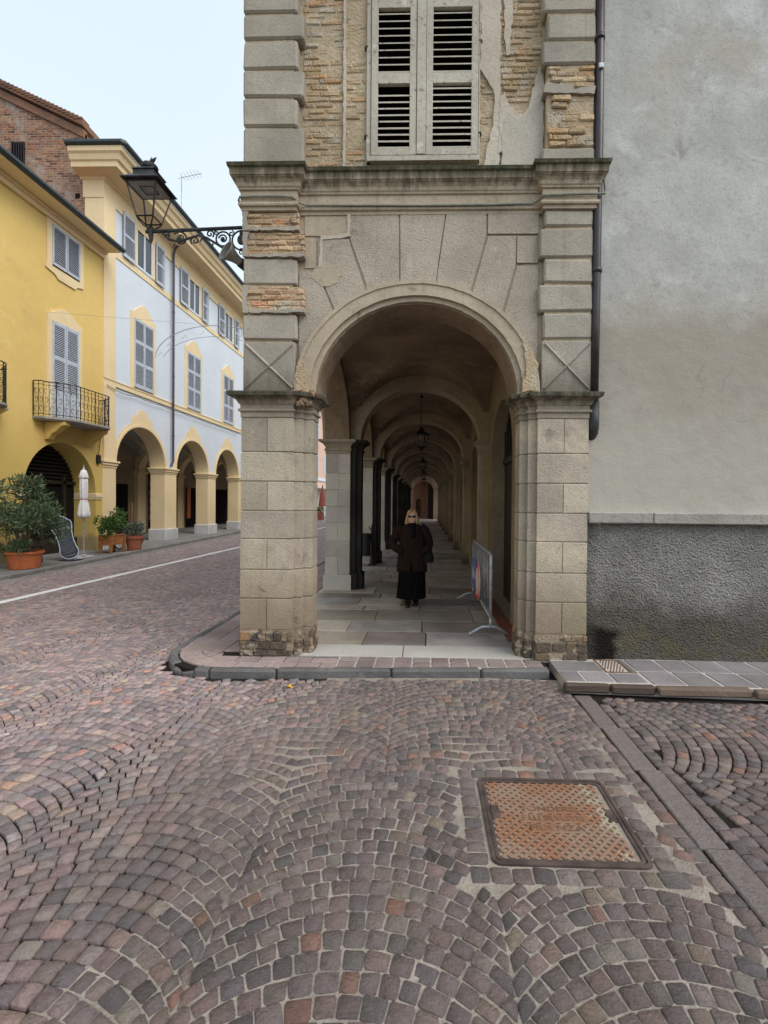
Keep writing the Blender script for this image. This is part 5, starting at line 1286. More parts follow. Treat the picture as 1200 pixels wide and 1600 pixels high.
mb.build('bracket', M['iron_green'], SL)
lx, zt1, zb1 = -3.36, 5.585, 5.215; ht, hb = .178, .098
def frame_pts(h, z): return [(lx - h, YL - h, z), (lx + h, YL - h, z), (lx + h, YL + h, z), (lx - h, YL + h, z)]
mb = MB(); T_, B_ = frame_pts(ht, zt1), frame_pts(hb, zb1)
for k in range(4):
    mb.tube([T_[k], B_[k]], .011, 4); mb.tube([T_[k], T_[(k + 1) % 4]], .014, 4); mb.tube([B_[k], B_[(k + 1) % 4]], .011, 4)
    x, y, z = B_[k]; mb.tube([(x, y, z), (x - (x - lx) * .1, y - (y - YL) * .1, z - .03), (lx + (x - lx) * .45, YL + (y - YL) * .45, z - .085), (lx + (x - lx) * .1, YL + (y - YL) * .1, z - .09), (lx, YL, z - .12)], .009, 6)
mb.build('lantern_frame', M['iron'], SL)
mb = MB()
def sq(h, z): return [(lx - h, YL - h, z), (lx + h, YL - h, z), (lx + h, YL + h, z), (lx - h, YL + h, z)]
mb.loft([sq(.222, 5.595), sq(.226, 5.605), sq(.14, 5.68), sq(.13, 5.685), sq(.125, 5.745), sq(.14, 5.75), sq(.10, 5.79), sq(.06, 5.80)])
mb.lathe([(.07, 5.80), (.095, 5.82), (.10, 5.85), (.075, 5.88), (.03, 5.89), (.012, 5.91)], lx, YL, 14)
mb.tube([(lx, YL, 5.88), (lx + .03, YL, 5.92), (lx + .05, YL, 5.93), (lx + .085, YL, 5.965)], [.014, .026, .02, .004], 7); mb.tube([(lx + .03, YL, 5.92), (lx + .02, YL, 5.97)], [.014, .003], 6)
mb.build('lantern_roof', M['iron_green'], SL)
mb = MB(); mb.loft([sq(.168, 5.575), sq(.168, 5.592)]); mb.build('lamp_reflector', M['opal'], SL)
mb = MB(); mb.tube([(lx + .09 * math.cos(a) * 1.2, YL + .09 * math.sin(a) * 1.2, 5.567) for a in (pi / 4 + k * pi / 2 for k in range(4))], .007, 5, closed=True); mb.build('lamp_gasket', M['iron'], SL)
mb = MB()
for k in range(4): mb.add([T_[k], T_[(k + 1) % 4], B_[(k + 1) % 4], B_[k]], [(0, 1, 2, 3)])
mb.build('lantern_glass', M['lamp_glass'], SL)
# horn loudspeaker
LS = thing('horn_loudspeaker', 'grey horn loudspeaker fixed to the corner under the lantern bracket', 'loudspeaker', (-2.1, 5.9, 4.66))
a = Vector((-2.345, 5.62, 4.745)); b_ = Vector((-2.09, 5.95, 4.60)); dr = (b_ - a).normalized(); L = (b_ - a).length
side = dr.cross(Vector((0, 0, 1))).normalized(); upv = side.cross(dr)
def horn(prof): return [[tuple(a + dr * t + (side * math.cos(q) + upv * math.sin(q)) * r) for q in (2 * pi * k / 24 for k in range(24))] for t, r in prof]
mb = MB(); mb.loft(horn([(0, .112), (-.006, .118), (0, .121), (.008, .117), (.06, .085), (.12, .06), (.2, .045), (.3, .042), (L, .04)]), caps=False); mb.build('horn', M['horn'], LS, smooth=True)
mb = MB(); mb.loft(horn([(0, .112), (.05, .08), (.10, .05), (.13, .03)]), caps=False); mb.loft(horn([(.13, .03), (.131, .001)]), caps=False); mb.build('horn_mouth', simple('horn_inside', (.16, .16, .15), .6, .3), LS, smooth=True)
mb = MB(); mb.loft(horn([(.03, .001), (.03, .03), (.05, .034), (.12, .03)]), caps=False); mb.build('horn_cone', M['horn'], LS, smooth=True)
mb = MB(); mb.loft(horn([(.19, .055), (.2, .058), (.36, .058), (.37, .052)])); mb.tube([tuple(b_), (-2.07, 5.97, 4.58)], .02, 6); mb.build('driver_case', M['iron_green'], LS)
# hanging arcade lanterns
def hang_lantern(y, lab, x=-.12, zt=4.36, zl=3.62, s=1.0, group='lanterns hanging from the arcade vault'):
    t = thing('hanging_lantern', lab, 'lantern', (x, y, zl), group)
    mb = MB(); mb.tube([(x, y, zt + .05), (x, y, zl)], .008, 6); mb.lathe([(.04, zt - .05), (.05, zt - .03), (.05, zt)], x, y, 8); mb.build('hanging_rod', M['iron'], t)
    mb = MB(); hx = lambda r, z, o=0: [(x + r * math.cos(2 * pi * k / 6 + o), y + r * math.sin(2 * pi * k / 6 + o), z) for k in range(6)]
    mb.loft([hx(.03 * s, zl), hx(.05 * s, zl - .03), hx(.06 * s, zl - .07), hx(.17 * s, zl - .15), hx(.215 * s, zl - .17), hx(.20 * s, zl - .185)]); mb.build('lantern_roof', M['iron'], t)
    mb = MB(); A, B = hx(.175 * s, zl - .185), hx(.115 * s, zl - .47)
    for k in range(6):
        mb.tube([A[k], B[k]], .010, 4); mb.tube([B[k], B[(k + 1) % 6]], .011, 4)
        m0 = tuple((Vector(A[k]) + Vector(B[k])) / 2); m1 = tuple((Vector(A[(k + 1) % 6]) + Vector(B[(k + 1) % 6])) / 2); mb.tube([m0, m1], .005, 4)
    mb.loft([hx(.12 * s, zl - .465), hx(.05 * s, zl - .53), hx(.012, zl - .57)]); mb.build('lantern_frame', M['iron'], t)
    mb = MB(); mb.loft([A, B], caps=False); mb.build('lantern_glass', M['lamp_glass'], t); return t
hang_lantern(11.6, 'dark iron lantern hanging in the arcade, the large near one above the woman')
for y, lab in ((19.8, 'dark iron lantern in the arcade, second from the entrance'), (27.6, 'dark iron lantern in the arcade, third from the entrance'), (35.6, 'small far dark lantern in the arcade, last before the lit end')): hang_lantern(y, lab)
for c, lab in ((edges[1][0] - .6, 'dark lantern hanging under the first white house arch'), (cs[2] - .2, 'dark lantern hanging under the third white house arch')):
    hang_lantern(c, lab, XW - 1.8, 4.55, 3.55, .95, 'lanterns hanging under the white house')

# ------------------------------------------------------------------ crowd barrier and the two round signs on it
BX, B0, B1, Z0 = .87, 6.42, 8.78, .083
CB = thing('crowd_barrier', 'grey galvanised steel crowd barrier standing along the right side of the arcade', 'barrier', (BX, (B0 + B1) / 2, Z0))
mb = MB(); r = .021; zt, zbm = Z0 + 1.08, Z0 + .245
crn = lambda y, dy, z, dz: [(BX, y, z - dz * .10), (BX, y + dy * .012, z - dz * .055), (BX, y + dy * .045, z - dz * .015), (BX, y + dy * .10, z)]
path = [(BX, B0, zbm - .02)] + crn(B0, 1, zt, 1) + crn(B1, -1, zt, 1)[::-1] + [(BX, B1, zbm - .02)]
mb.tube(path, r, 12); mb.tube([(BX, B0, zbm), (BX, B1, zbm)], r * .9, 10)
mb.tube([(BX, B0, zbm + .01), (BX, B0, Z0 + .12)], r, 10); mb.tube([(BX, B1, zbm + .01), (BX, B1, Z0 + .12)], r, 10)
mb.build('barrier_frame', M['galv'], CB, smooth=True)
for k in range(1, 14):
    mb = MB(); y = B0 + (B1 - B0) * k / 14; mb.tube([(BX, y, zbm), (BX, y, zt)], .0055, 8); mb.build('bar', M['galv'], CB, smooth=True)
for y in (B0, B1):
    mb = MB(); mb.tube([(BX - .29, y, Z0 + .015), (BX - .27, y, Z0 + .03), (BX - .13, y, Z0 + .115), (BX - .10, y, Z0 + .125), (BX + .07, y, Z0 + .125), (BX + .10, y, Z0 + .112), (BX + .235, y, Z0 + .02)], .019, 10); mb.build('foot', M['galv'], CB, smooth=True)
PS = lambda s, d, z: (BX - .026 - d, s, z)
def disc(mb, cy, cz, r0, r1, d0, d1, n=40):
    if r0 <= 0: mb.prism(PS, [(cy + r1 * math.cos(2 * pi * k / n), cz + r1 * math.sin(2 * pi * k / n)) for k in range(n)], d0, d1)
    else: mb.loft([[PS(cy + r * math.cos(2 * pi * k / n), d, cz + r * math.sin(2 * pi * k / n)) for k in range(n)] for r, d in ((r0, d0), (r0, d1), (r1, d1), (r1, d0), (r0, d0))], caps=False)
s1 = thing('blue_arrow_sign', 'round blue road sign with a white arrow tied to the barrier', 'road sign', (BX - .03, 8.36, .35))
mb = MB(); disc(mb, 8.36, .64, 0, .30, 0, .012); mb.build('sign_disc', M['sign_blue'], s1)
mb = MB(); disc(mb, 8.36, .64, .285, .30, .0121, .0145); aw = [(.20, 0), (.06, .13), (.06, .05), (-.19, .05), (-.19, -.05), (.06, -.05), (.06, -.13)]
mb.prism(PS, [(8.36 + u * .9 - w * .25, .63 + w + u * .18) for u, w in aw], .0122, .015); mb.build('arrow', M['sign_white'], s1)
s2 = thing('no_entry_sign', 'round white road sign with a red rim tied to the barrier', 'road sign', (BX - .03, 7.70, .35))
mb = MB(); disc(mb, 7.72, .60, 0, .30, 0, .012); mb.build('sign_disc', M['sign_white'], s2)
mb = MB(); disc(mb, 7.72, .60, .225, .30, .0121, .0150); mb.build('red_ring', M['sign_red'], s2)

# ------------------------------------------------------------------ litter bin by the third pier
LB = thing('litter_bin', 'black metal litter bin on a post by the third arcade pillar', 'litter bin', (-1.48, 13.32, .083))
bx, by = -1.63, 13.22
mb = MB(); mb.lathe([(.125, .36), (.135, .37), (.155, .94), (.165, .95), (.165, .97), (.15, .97), (.14, .9)], bx, by, 24); mb.lathe([(.158, .80), (.163, .81), (.163, .84), (.160, .85)], bx, by, 24, caps=False); mb.build('bin_body', M['bin'], LB)
mb = MB(); mb.lathe([(.12, .083), (.12, .11), (.06, .13), (.05, .4), (.035, .45), (.033, 1.02), (.05, 1.04), (.05, 1.06), (.02, 1.08), (.035, 1.12), (.02, 1.17), (.004, 1.24)], -1.46, 13.36, 14)
for s_ in (-1, 1): mb.tube([(-1.46, 13.36, 1.08), (-1.46 + s_ * .07, 13.36, 1.09), (-1.46 + s_ * .10, 13.36, 1.13), (-1.46 + s_ * .07, 13.36, 1.16)], .012, 6)
mb.build('bin_post', M['bin'], LB)
mb = MB(); mb.box(-1.6, -1.46, 13.24, 13.36, .80, .84); mb.build('bin_bracket', M['bin'], LB)

# ------------------------------------------------------------------ plants and things before the yellow house
def foliage(name, mat, parent, pts, n, ln, wd, up=.3, tones=(0, 1)):
    vs = []; fs = []; cs_ = []
    for i in range(n):
        c, nrm = pts(); k = random.random()
        d = (Vector(nrm) * .8 + Vector((random.gauss(0, .5), random.gauss(0, .5), random.gauss(up, .5)))).normalized()
        s_ = d.cross(Vector((random.gauss(0, 1), random.gauss(0, 1), random.gauss(0, 1)))).normalized(); l = ln * random.uniform(.6, 1.25); w = wd * random.uniform(.7, 1.2)
        c = Vector(c); o = len(vs); bend = d.cross(s_) * l * .12
        vs += [tuple(c), tuple(c + d * l * .45 + s_ * w - bend), tuple(c + d * l), tuple(c + d * l * .45 - s_ * w - bend)]
        fs += [(o, o + 1, o + 2, o + 3)]; t = (random.random() * (.5 + .5 * k), 1.0 if random.random() < .06 else random.random() * .2, 0); cs_ += [t] * 4
    mb = MB(); mb.v = vs; mb.f = fs; mb.c = cs_
    return mb.build(name, mat, parent, fix=False, colors=True)
def blobs(bl):
    def f():
        c, r = random.choice(bl)
        while True:
            v = Vector((random.uniform(-1, 1), random.uniform(-1, 1), random.uniform(-1, 1)))
            if .25 < v.length < 1: break
        return (c[0] + v.x * r[0], c[1] + v.y * r[1], c[2] + v.z * r[2]), (v.x, v.y, v.z)
    return f
px_, py_ = -10.02, 11.9
OL = thing('potted_oleander', 'large bushy oleander in an orange oval pot on the far sidewalk', 'potted plant', (px_, py_, .1))
mb = MB(); mb.lathe([(.30, .1), (.31, .11), (.36, .46), (.37, .47), (.40, .475), (.40, .53), (.36, .53), (.34, .50)], px_, py_, 28, 1.0, 1.05); mb.build('pot', M['terracotta'], OL, smooth=False)
mb = MB(); mb.lathe([(.345, .49), (.345, .505), (.001, .515)], px_, py_, 20); mb.build('soil', M['soil'], OL)
mb = MB(); tips = []
for k in range(26):
    a_ = random.uniform(0, 2 * pi); r_ = random.uniform(.25, .85) * (1 if math.sin(a_) < .2 else .6); h = random.uniform(1.35, 2.35) - .25 * r_
    tip = (px_ + r_ * math.cos(a_) * .95, py_ + r_ * math.sin(a_), h); tips.append(tip)
    mb.tube([(px_ + .12 * math.cos(a_), py_ + .12 * math.sin(a_), .48), (px_ + .25 * r_ * math.cos(a_), py_ + .25 * r_ * math.sin(a_), .48 + (h - .48) * .5), tip], [.017, .012, .005], 5)
mb.build('stems', M['bark'], OL)
bl = [((t[0], t[1], t[2] - .08), (.30, .30, .24)) for t in tips] + [((px_ + random.uniform(-.5, .5), py_ + random.uniform(-.5, .5), random.uniform(1.0, 1.7)), (.3, .3, .3)) for k in range(16)] + [((px_ + random.uniform(-.4, .3), py_ + random.uniform(-.5, .4), random.uniform(.55, .8)), (.16, .16, .10)) for k in range(4)]
foliage('foliage', M['oleander'], OL, blobs(bl), 5200, .15, .016, .35)
# chalkboard
CBD = thing('chalkboard_sign', 'slate chalkboard menu with a pale scalloped rim leaning on the sidewalk', 'chalkboard', (-10.05, 13.45, .1))
half = [(0, 0), (.08, .01), (.16, .06), (.215, .15), (.225, .24), (.20, .34), (.185, .55), (.205, .80), (.25, .96), (.265, 1.06), (.24, 1.14), (.19, 1.17), (.165, 1.22), (.11, 1.28), (.06, 1.29), (.04, 1.33), (0, 1.34)]
outl = half + [(-x, z) for x, z in half[::-1][1:-1]]
fx = Matrix.Translation((-10.0, 13.5, .13)) @ Matrix.Rotation(R_(42), 4, 'Z') @ Matrix.Rotation(R_(-16), 4, 'X') @ Matrix.Rotation(R_(-13), 4, 'Y')
PB = lambda s, d, z: (s, -d, z)
mb = MB(); mb.prism(PB, outl, -.02, .0); mb.xf(fx); mb.build('board', M['chalk_board'], CBD)
mb = MB(); mb.tube([(x * .97, -.004, .02 + z * .97) for x, z in outl], .014, 6, closed=True); mb.xf(fx); mb.build('board_rim', M['board_rim'], CBD)
mb = MB()
def scrib(z, w, amp, f, r=.006, x0=0):
    n = int(w * 2 * 90); mb.tube([(x0 - w + 2 * w * k / n, -.005, z + amp * math.sin(f * k + 2 * math.sin(k * .7)) * (.5 + .5 * math.sin(k * .33) ** 2)) for k in range(n + 1)], r, 4)
scrib(1.13, .10, .03, 1.1, .006); scrib(1.02, .17, .055, .7, .007); scrib(.93, .17, .05, .8, .0065)
for k in range(12): scrib(.82 - k * .055, .15 if k != 5 else .1, .012, 1.4, .0036, random.uniform(-.02, .02))
scrib(.13, .12, .025, .8, .005); mb.xf(fx); mb.build('chalk_writing', M['chalk'], CBD)
mb = MB()
for sx in (-.15, .15): mb.tube([(sx, .02, .95), (sx, .45, -.03)], .014, 5)
mb.xf(fx); mb.box(-10.18, -9.82, 13.3, 13.7, .1, .125); mb.build('board_stand', M['chalk_board'], CBD)
# folded parasol
qx, qy = -9.98, 13.95
PA = thing('folded_parasol', 'folded off white parasol tied in the middle on a thin grey pole', 'parasol', (qx, qy, .1))
mb = MB(); mb.tube([(qx, qy, .12), (qx, qy, 2.72)], .022, 10); mb.lathe([(.03, 2.66), (.035, 2.72), (.015, 2.76), (.02, 2.79), (.004, 2.83)], qx, qy, 10); mb.build('pole', M['galv'], PA)
def pleat(prof, n=48, k=8, amp=.12): 
    return [[(qx + r * (1 + amp * math.cos(k * a_ + z * 2)) * math.cos(a_), qy + r * (1 + amp * math.cos(k * a_ + z * 2)) * math.sin(a_), z) for a_ in (2 * pi * i / n for i in range(n))] for r, z in prof]
mb = MB(); mb.loft(pleat([(.02, 1.30), (.12, 1.29), (.155, 1.34), (.155, 1.42), (.135, 1.58), (.108, 1.74), (.083, 1.83), (.086, 1.86), (.098, 1.95), (.106, 2.15), (.10, 2.35), (.085, 2.50)])); mb.build('canopy', M['parasol'], PA, smooth=True)
mb = MB(); mb.loft(pleat([(.112, 2.45), (.12, 2.47), (.095, 2.56), (.07, 2.66), (.03, 2.70)])); mb.build('canopy_vent', M['parasol'], PA, smooth=True)
mb = MB(); mb.lathe([(.096, 1.825), (.099, 1.84), (.096, 1.855)], qx, qy, 20, caps=False); mb.build('tie_strap', simple('pink_strap', (.5, .2, .2), .8), PA)
mb = MB(); mb.bev(qx - .42, qx + .02, qy - .4, qy + .0, .1, .15, .01); mb.bev(qx - .42, qx + .02, qy + .02, qy + .42, .1, .15, .01); mb.bev(qx - .05, qx + .05, qy - .05, qy + .05, .1, .22, .01); mb.build('parasol_base', M['pale_slab'], PA)
# planter
WP = thing('wooden_planter', 'orange brown wooden trough planter on legs with green shrubs', 'planter', (-10.2, 15.6, .1))
W0, W1, V0, V1 = -10.42, -10.02, 15.25, 16.0
mb = MB(); mb.bev(W0 + .02, W1 - .02, V0 + .02, V1 - .02, .36, .66, .01); mb.bev(W0, W1, V0, V1, .655, .69, .01); mb.build('trough', M['planter_wood'], WP)
for x in (W0 + .035, W1 - .035):
    for y in (V0 + .035, V1 - .035):
        mb = MB(); mb.loft([[(x + a_ * s_, y + b2 * s_, z) for a_, b2 in ((-1, -1), (1, -1), (1, 1), (-1, 1))] for s_, z in ((.028, .1), (.042, .36), (.042, .655))]); mb.build('leg', M['planter_wood'], WP)
bl = [((random.uniform(W0 + .05, W1), random.uniform(V0 - .05, V1 + .1), random.uniform(.8, 1.15)), (.22, .22, .18)) for k in range(10)] + [((-10.15, 15.85, 1.35), (.2, .25, .22)), ((-10.15, 15.35, 1.1), (.2, .2, .15))]
foliage('foliage', M['shrub'], WP, blobs(bl), 1500, .10, .028, .2)
TP = thing('terracotta_planter', 'round terracotta pot of pale leaved plants beside the wooden planter', 'potted plant', (-10.0, 16.45, .1))
mb = MB(); mb.lathe([(.19, .1), (.2, .11), (.27, .5), (.30, .505), (.31, .60), (.28, .60), (.26, .57)], -10.0, 16.45, 24); mb.build('pot', simple('brown_terracotta', (.36, .12, .07), .65, .3), TP)
mb = MB(); mb.lathe([(.265, .56), (.001, .575)], -10.0, 16.45, 16); mb.build('soil', M['soil'], TP)
foliage('foliage', M['silver'], TP, blobs([((-10 + random.uniform(-.15, .15), 16.45 + random.uniform(-.15, .15), random.uniform(.68, .95)), (.2, .2, .16)) for k in range(8)]), 800, .09, .018, .4)
mb = MB(); mb.tube([(-10.05, 16.4, .55), (-10.05, 16.42, 1.75)], .012, 6); mb.build('cane', M['planter_wood'], TP)
# bicycle
BK = thing('bicycle', 'dark bicycle parked behind the terracotta pot under the arch', 'bicycle', (-10.6, 17.15, .1))
wx = -10.6; yA, yB = 16.62, 17.68; zr_ = .1 + .34
def circ(y, r, n=32): return [(wx, y + r * math.cos(2 * pi * k / n), zr_ + r * math.sin(2 * pi * k / n)) for k in range(n)]
for y in (yA, yB):
    mb = MB(); mb.tube(circ(y, .33), .02, 8, closed=True); w_ = mb.build('wheel', M['tyre'], BK)
    mb = MB(); mb.tube(circ(y, .305), .009, 6, closed=True)
    for k in range(14): mb.tube([(wx, y, zr_), (wx, y + .305 * math.cos(2 * pi * k / 14), zr_ + .305 * math.sin(2 * pi * k / 14))], .002, 3)
    mb.tube([(wx - .04, y, zr_), (wx + .04, y, zr_)], .018, 8); mb.build('rim', M['galv'], w_)
mb = MB(); bb = (wx, 17.19, .1 + .30); st_ = (wx, 17.32, .1 + .78); hd = (wx, 16.79, .1 + .80)
for p_, q_ in ((bb, st_), (bb, hd), (st_, hd), (bb, (wx, yB, zr_)), (st_, (wx, yB, zr_)), (hd, (wx, yA, zr_))): mb.tube([p_, q_], .016, 8)
mb.build('bike_frame', M['iron'], BK)
mb = MB(); mb.tube([hd, (wx, 16.83, 1.05)], .013, 6); mb.tube([(wx - .27, 16.99, 1.04), (wx - .2, 16.87, 1.06), (wx, 16.81, 1.05), (wx + .2, 16.87, 1.06), (wx + .27, 16.99, 1.04)], .012, 6); mb.build('handlebar', M['iron'], BK)
mb = MB(); mb.tube([st_, (wx, 17.35, 1.0)], .013, 6); mb.loft([[(wx + w2 * math.cos(a_), y, 1.03 + .03 * math.sin(a_)) for a_ in (2 * pi * k / 10 for k in range(10))] for y, w2 in ((17.19, .02), (17.27, .035), (17.39, .08), (17.47, .08), (17.5, .03))]); mb.build('saddle', M['black_leather'], BK)
# dark chair inside the yellow arch
DC = thing('dark_chair', 'dark wooden chair under the yellow house arch behind the chalkboard', 'chair', (-10.75, 12.95, .1))
cx, cy = -10.72, 12.95
mb = MB(); mb.bev(cx - .2, cx + .2, cy - .2, cy + .2, .53, .57, .01); mb.build('seat', M['doorwood'], DC)
for a_ in (-.17, .17):
    for b2 in (-.17, .17): mb = MB(); mb.tube([(cx + a_, cy + b2, .1), (cx + a_ * .95, cy + b2 * .95, .53)], .018, 6); mb.build('leg', M['doorwood'], DC)
mb = MB()
for b2 in (-.17, 0, .17): mb.tube([(cx - .18, cy + b2, .57), (cx - .24, cy + b2, 1.0)], .014, 6)
mb.bev(cx - .26, cx - .22, cy - .2, cy + .2, .9, 1.03, .01); mb.build('backrest', M['doorwood'], DC)
# red parasol and planter far along the street, seen between the pillars
RP = thing('red_parasol', 'closed dark red parasol far down the street between the arcade pillars', 'parasol', (-9.9, 46.5, .1))
mb = MB(); mb.tube([(-9.9, 46.5, .1), (-9.9, 46.5, 3.4)], .03, 8); mb.build('pole', M['iron'], RP)
mb = MB(); mb.lathe([(.42, 1.3), (.38, 1.5), (.2, 2.6), (.05, 3.3)], -9.9, 46.5, 12); mb.build('canopy', M['red_cloth'], RP)
RB = thing('red_planter_box', 'red planter box with green plants far down the street', 'planter', (-10.0, 44.4, .1))
mb = MB(); mb.bev(-10.5, -9.4, 44.0, 44.9, .1, .75, .03); mb.build('box', M['red_cloth'], RB)
foliage('foliage', M['shrub'], RB, blobs([((-10.4 + k * .22, 44.4, 1.0), (.25, .3, .3)) for k in range(5)]), 500, .16, .05, .3)
# wire festoon and aerial
GL = thing('light_festoon', 'thin wire arch of festive lights hanging above the street', 'street decoration', (-6.3, 14, 6.9))
mb = MB(); fy = 14.0
def fe(r, h, z0, n=28): return [(-6.15 + r * math.cos(pi - pi * k / n), fy, z0 + h * math.sin(pi * k / n)) for k in range(n + 1)]
mb.tube(fe(1.75, .95, 5.95), .011, 5); mb.tube(fe(1.55, .78, 5.80)[2:-2], .007, 5)
for k in range(3, 26, 3):
    p = fe(1.75, .95, 5.95)[k]; mb.tube([p, (p[0] + .06, fy, p[2] - .15), (p[0] - .03, fy, p[2] - .24)], .006, 4); mb.tube([(p[0] + .04, fy, p[2] - .1), (p[0] + .12, fy, p[2] - .2)], .005, 4)
mb.build('wire_arch', M['galv'], GL)
mb = MB(); mb.tube([(XW + .05, fy, 7.3), (-6.15, fy, 6.9), (-2.1, fy, 7.3)], .004, 4); mb.build('support_cable', M['galv'], GL)
AN = thing('roof_aerial', 'thin television aerial on the white house roof', 'aerial', (-10.9, 20.9, 13.9))
ax, ay = -10.5, 20.6
mb = MB(); mb.tube([(ax, ay, 13.4), (ax, ay, 15.6)], .02, 5); mb.build('mast', M['galv'], AN)
mb = MB(); mb.tube([(ax - .1, ay - .1, 15.45), (ax + .9, ay - .1, 15.65)], .014, 4)
for k in range(6): mb.tube([(ax + .1 + k * .14, ay - .35, 15.5 + k * .028), (ax + .1 + k * .14, ay + .15, 15.5 + k * .028)], .008, 4)
mb.build('antenna', M['galv'], AN)
# bird on the lantern is part of the cap ornament; roof chimney
# ------------------------------------------------------------------ the woman
PX, PY, PZ = -.225, 8.27, .084
PN = thing('person', 'blonde woman in sunglasses, brown tweed coat and long black skirt standing in the arcade', 'person', (PX, PY, PZ))
X = lambda x, y, z: (PX + x, PY + y, PZ + z)
def rings(lst, n=28, ripple=0, k=9):
    out = []
    for (z, hx, hy, cx_, cy_) in lst:
        out.append([X(cx_ + hx * (1 + ripple * math.cos(k * a_ + z)) * math.cos(a_), cy_ + hy * (1 + ripple * math.cos(k * a_)) * math.sin(a_), z) for a_ in (2 * pi * i / n for i in range(n))])
    return out
def hand(mb, w, d, side, palm_n):
    """palm and five bent fingers from the wrist w along d; palm_n faces out of the palm, side points to the thumb"""
    w, d, side, palm_n = Vector(w), Vector(d).normalized(), Vector(side).normalized(), Vector(palm_n).normalized()
    mb.loft([[tuple(w + d * t + side * (hw * math.cos(a_)) + palm_n * (.014 * math.sin(a_))) for a_ in (2 * pi * i / 10 for i in range(10))] for t, hw in ((-.02, .024), (.01, .027), (.05, .038), (.085, .040), (.095, .034))])
    for i, ln in enumerate((.072, .082, .078, .060)):
        b0 = w + d * .085 + side * (.030 - .020 * i); p1 = b0 + d * ln * .45 + palm_n * .006; p2 = p1 + d * ln * .3 + palm_n * ln * .2; p3 = p2 + d * ln * .12 + palm_n * ln * .26
        mb.tube([b0, p1, p2, p3], [.0095, .009, .008, .006], 7)
    b0 = w + d * .03 + side * .030; mb.tube([b0, b0 + side * .022 + d * .022 + palm_n * .008, b0 + side * .030 + d * .05 + palm_n * .018, b0 + side * .026 + d * .072 + palm_n * .026], [.012, .0105, .009, .006], 7)
mb = MB()
hd_ = [(1.395, .018, .018, 0, -.062), (1.402, .036, .030, 0, -.052), (1.42, .050, .056, 0, -.030), (1.445, .060, .076, 0, -.014), (1.475, .067, .086, 0, -.006), (1.505, .071, .091, 0, -.001), (1.535, .073, .094, 0, .002), (1.565, .069, .088, 0, .006), (1.59, .055, .070, 0, .008), (1.606, .034, .044, 0, .010), (1.613, .010, .012, 0, .010)]
mb.loft(rings(hd_, 24))
mb.loft(rings([(1.20, .12, .09, 0, .01), (1.30, .085, .07, 0, .01), (1.34, .056, .056, 0, .01), (1.42, .052, .055, 0, .012), (1.46, .05, .055, 0, .01)], 20))
mb.loft(rings([(.72, .15, .11, 0, 0), (.85, .165, .12, 0, 0), (1.0, .14, .11, 0, 0), (1.15, .155, .11, 0, 0), (1.30, .17, .10, 0, 0), (1.35, .12, .09, 0, .01), (1.37, .06, .06, 0, .01)], 20))
for s_ in (-1, 1):
    mb.tube([X(s_ * .16, 0, 1.31), X(s_ * .24, .02, 1.2), X(-.335 if s_ < 0 else .28, .03, 1.07), X(-.27 if s_ < 0 else .26, -.03, .99), X(-.175 if s_ < 0 else .18, -.05, .93)], [.05, .045, .04, .034, .026], 10)
    mb.tube([X(s_ * .08, 0, .80), X(s_ * .075, -.02 if s_ < 0 else .01, .48), X(s_ * .07, -.066 if s_ < 0 else .03, .25), X(s_ * .065, -.10 if s_ < 0 else .04, .06)], [.085, .058, .05, .036], 10)
    mb.ell(X(s_ * .073, .005, 1.50), (.010, .018, .028), 8, 6)
    mb.ell(X(s_ * .030, -.086, 1.512), (.013, .008, .008), 8, 6); mb.ell(X(s_ * .036, -.070, 1.468), (.022, .018, .020), 10, 6)
mb.loft([[X(.0 + a_ * w2, -.088 - p_, z) for a_, p_ in ((-1, 0), (-.4, q2), (.4, q2), (1, 0))] for z, w2, q2 in ((1.525, .006, .004), (1.50, .009, .014), (1.482, .014, .022), (1.474, .012, .010))], caps=True)
mb.ell(X(0, -.062, 1.408), (.022, .014, .012), 10, 6)
hand(mb, X(-.17, -.06, .92), (.35, .1, -.8), (.3, -.5, .4), (.5, .6, .2)); hand(mb, X(.17, -.05, .91), (-.3, .1, -.8), (-.3, -.6, .1), (-.6, .5, 0))
hs_ = 1.10
for i_ in range(0, 11 * 24): mb.v[i_] = tuple((mb.v[i_][0] - PX) * 1.08 + PX if k_ == 0 else (mb.v[i_][1] - PY) * 1.05 + PY if k_ == 1 else mb.v[i_][2] for k_ in range(3))
mb.build('body', M['skin'], PN, smooth=True)
mb = MB(); mb.loft([[X(.026 * t, -.086 + .010 * abs(t) ** 2 - (.004 if k == 1 else 0), 1.444 + .006 * t * t + dz) for t in (-1, -.7, -.35, 0, .35, .7, 1)] for k, dz in enumerate((.006, 0, -.008))], caps=False, closed=False); b_ = mb.build('lips', M['lips'], PN)
mb = MB()
for s_ in (-1, 1): mb.loft([[X(s_ * .036 + .030 * sx * math.cos(a_), -.097 + .02 * abs(s_ * .036 + .03 * sx * math.cos(a_)) * 8 * .1, 1.513 + .021 * sx * math.sin(a_)) for a_ in (2 * pi * i / 14 for i in range(14))] for sx in (1,)] + [[X(s_ * .036 + .030 * math.cos(a_), -.090, 1.513 + .021 * math.sin(a_)) for a_ in (2 * pi * i / 14 for i in range(14))]])
mb.tube([X(-.066, -.094, 1.522), X(0, -.101, 1.522), X(.066, -.094, 1.522)], .005, 6)
for s_ in (-1, 1): mb.tube([X(s_ * .066, -.094, 1.520), X(s_ * .078, -.02, 1.516), X(s_ * .076, .01, 1.508)], .0035, 5)
mb.build('sunglasses', M['black_gloss'], PN)
mb = MB()                                              # hair: crown, side locks and back
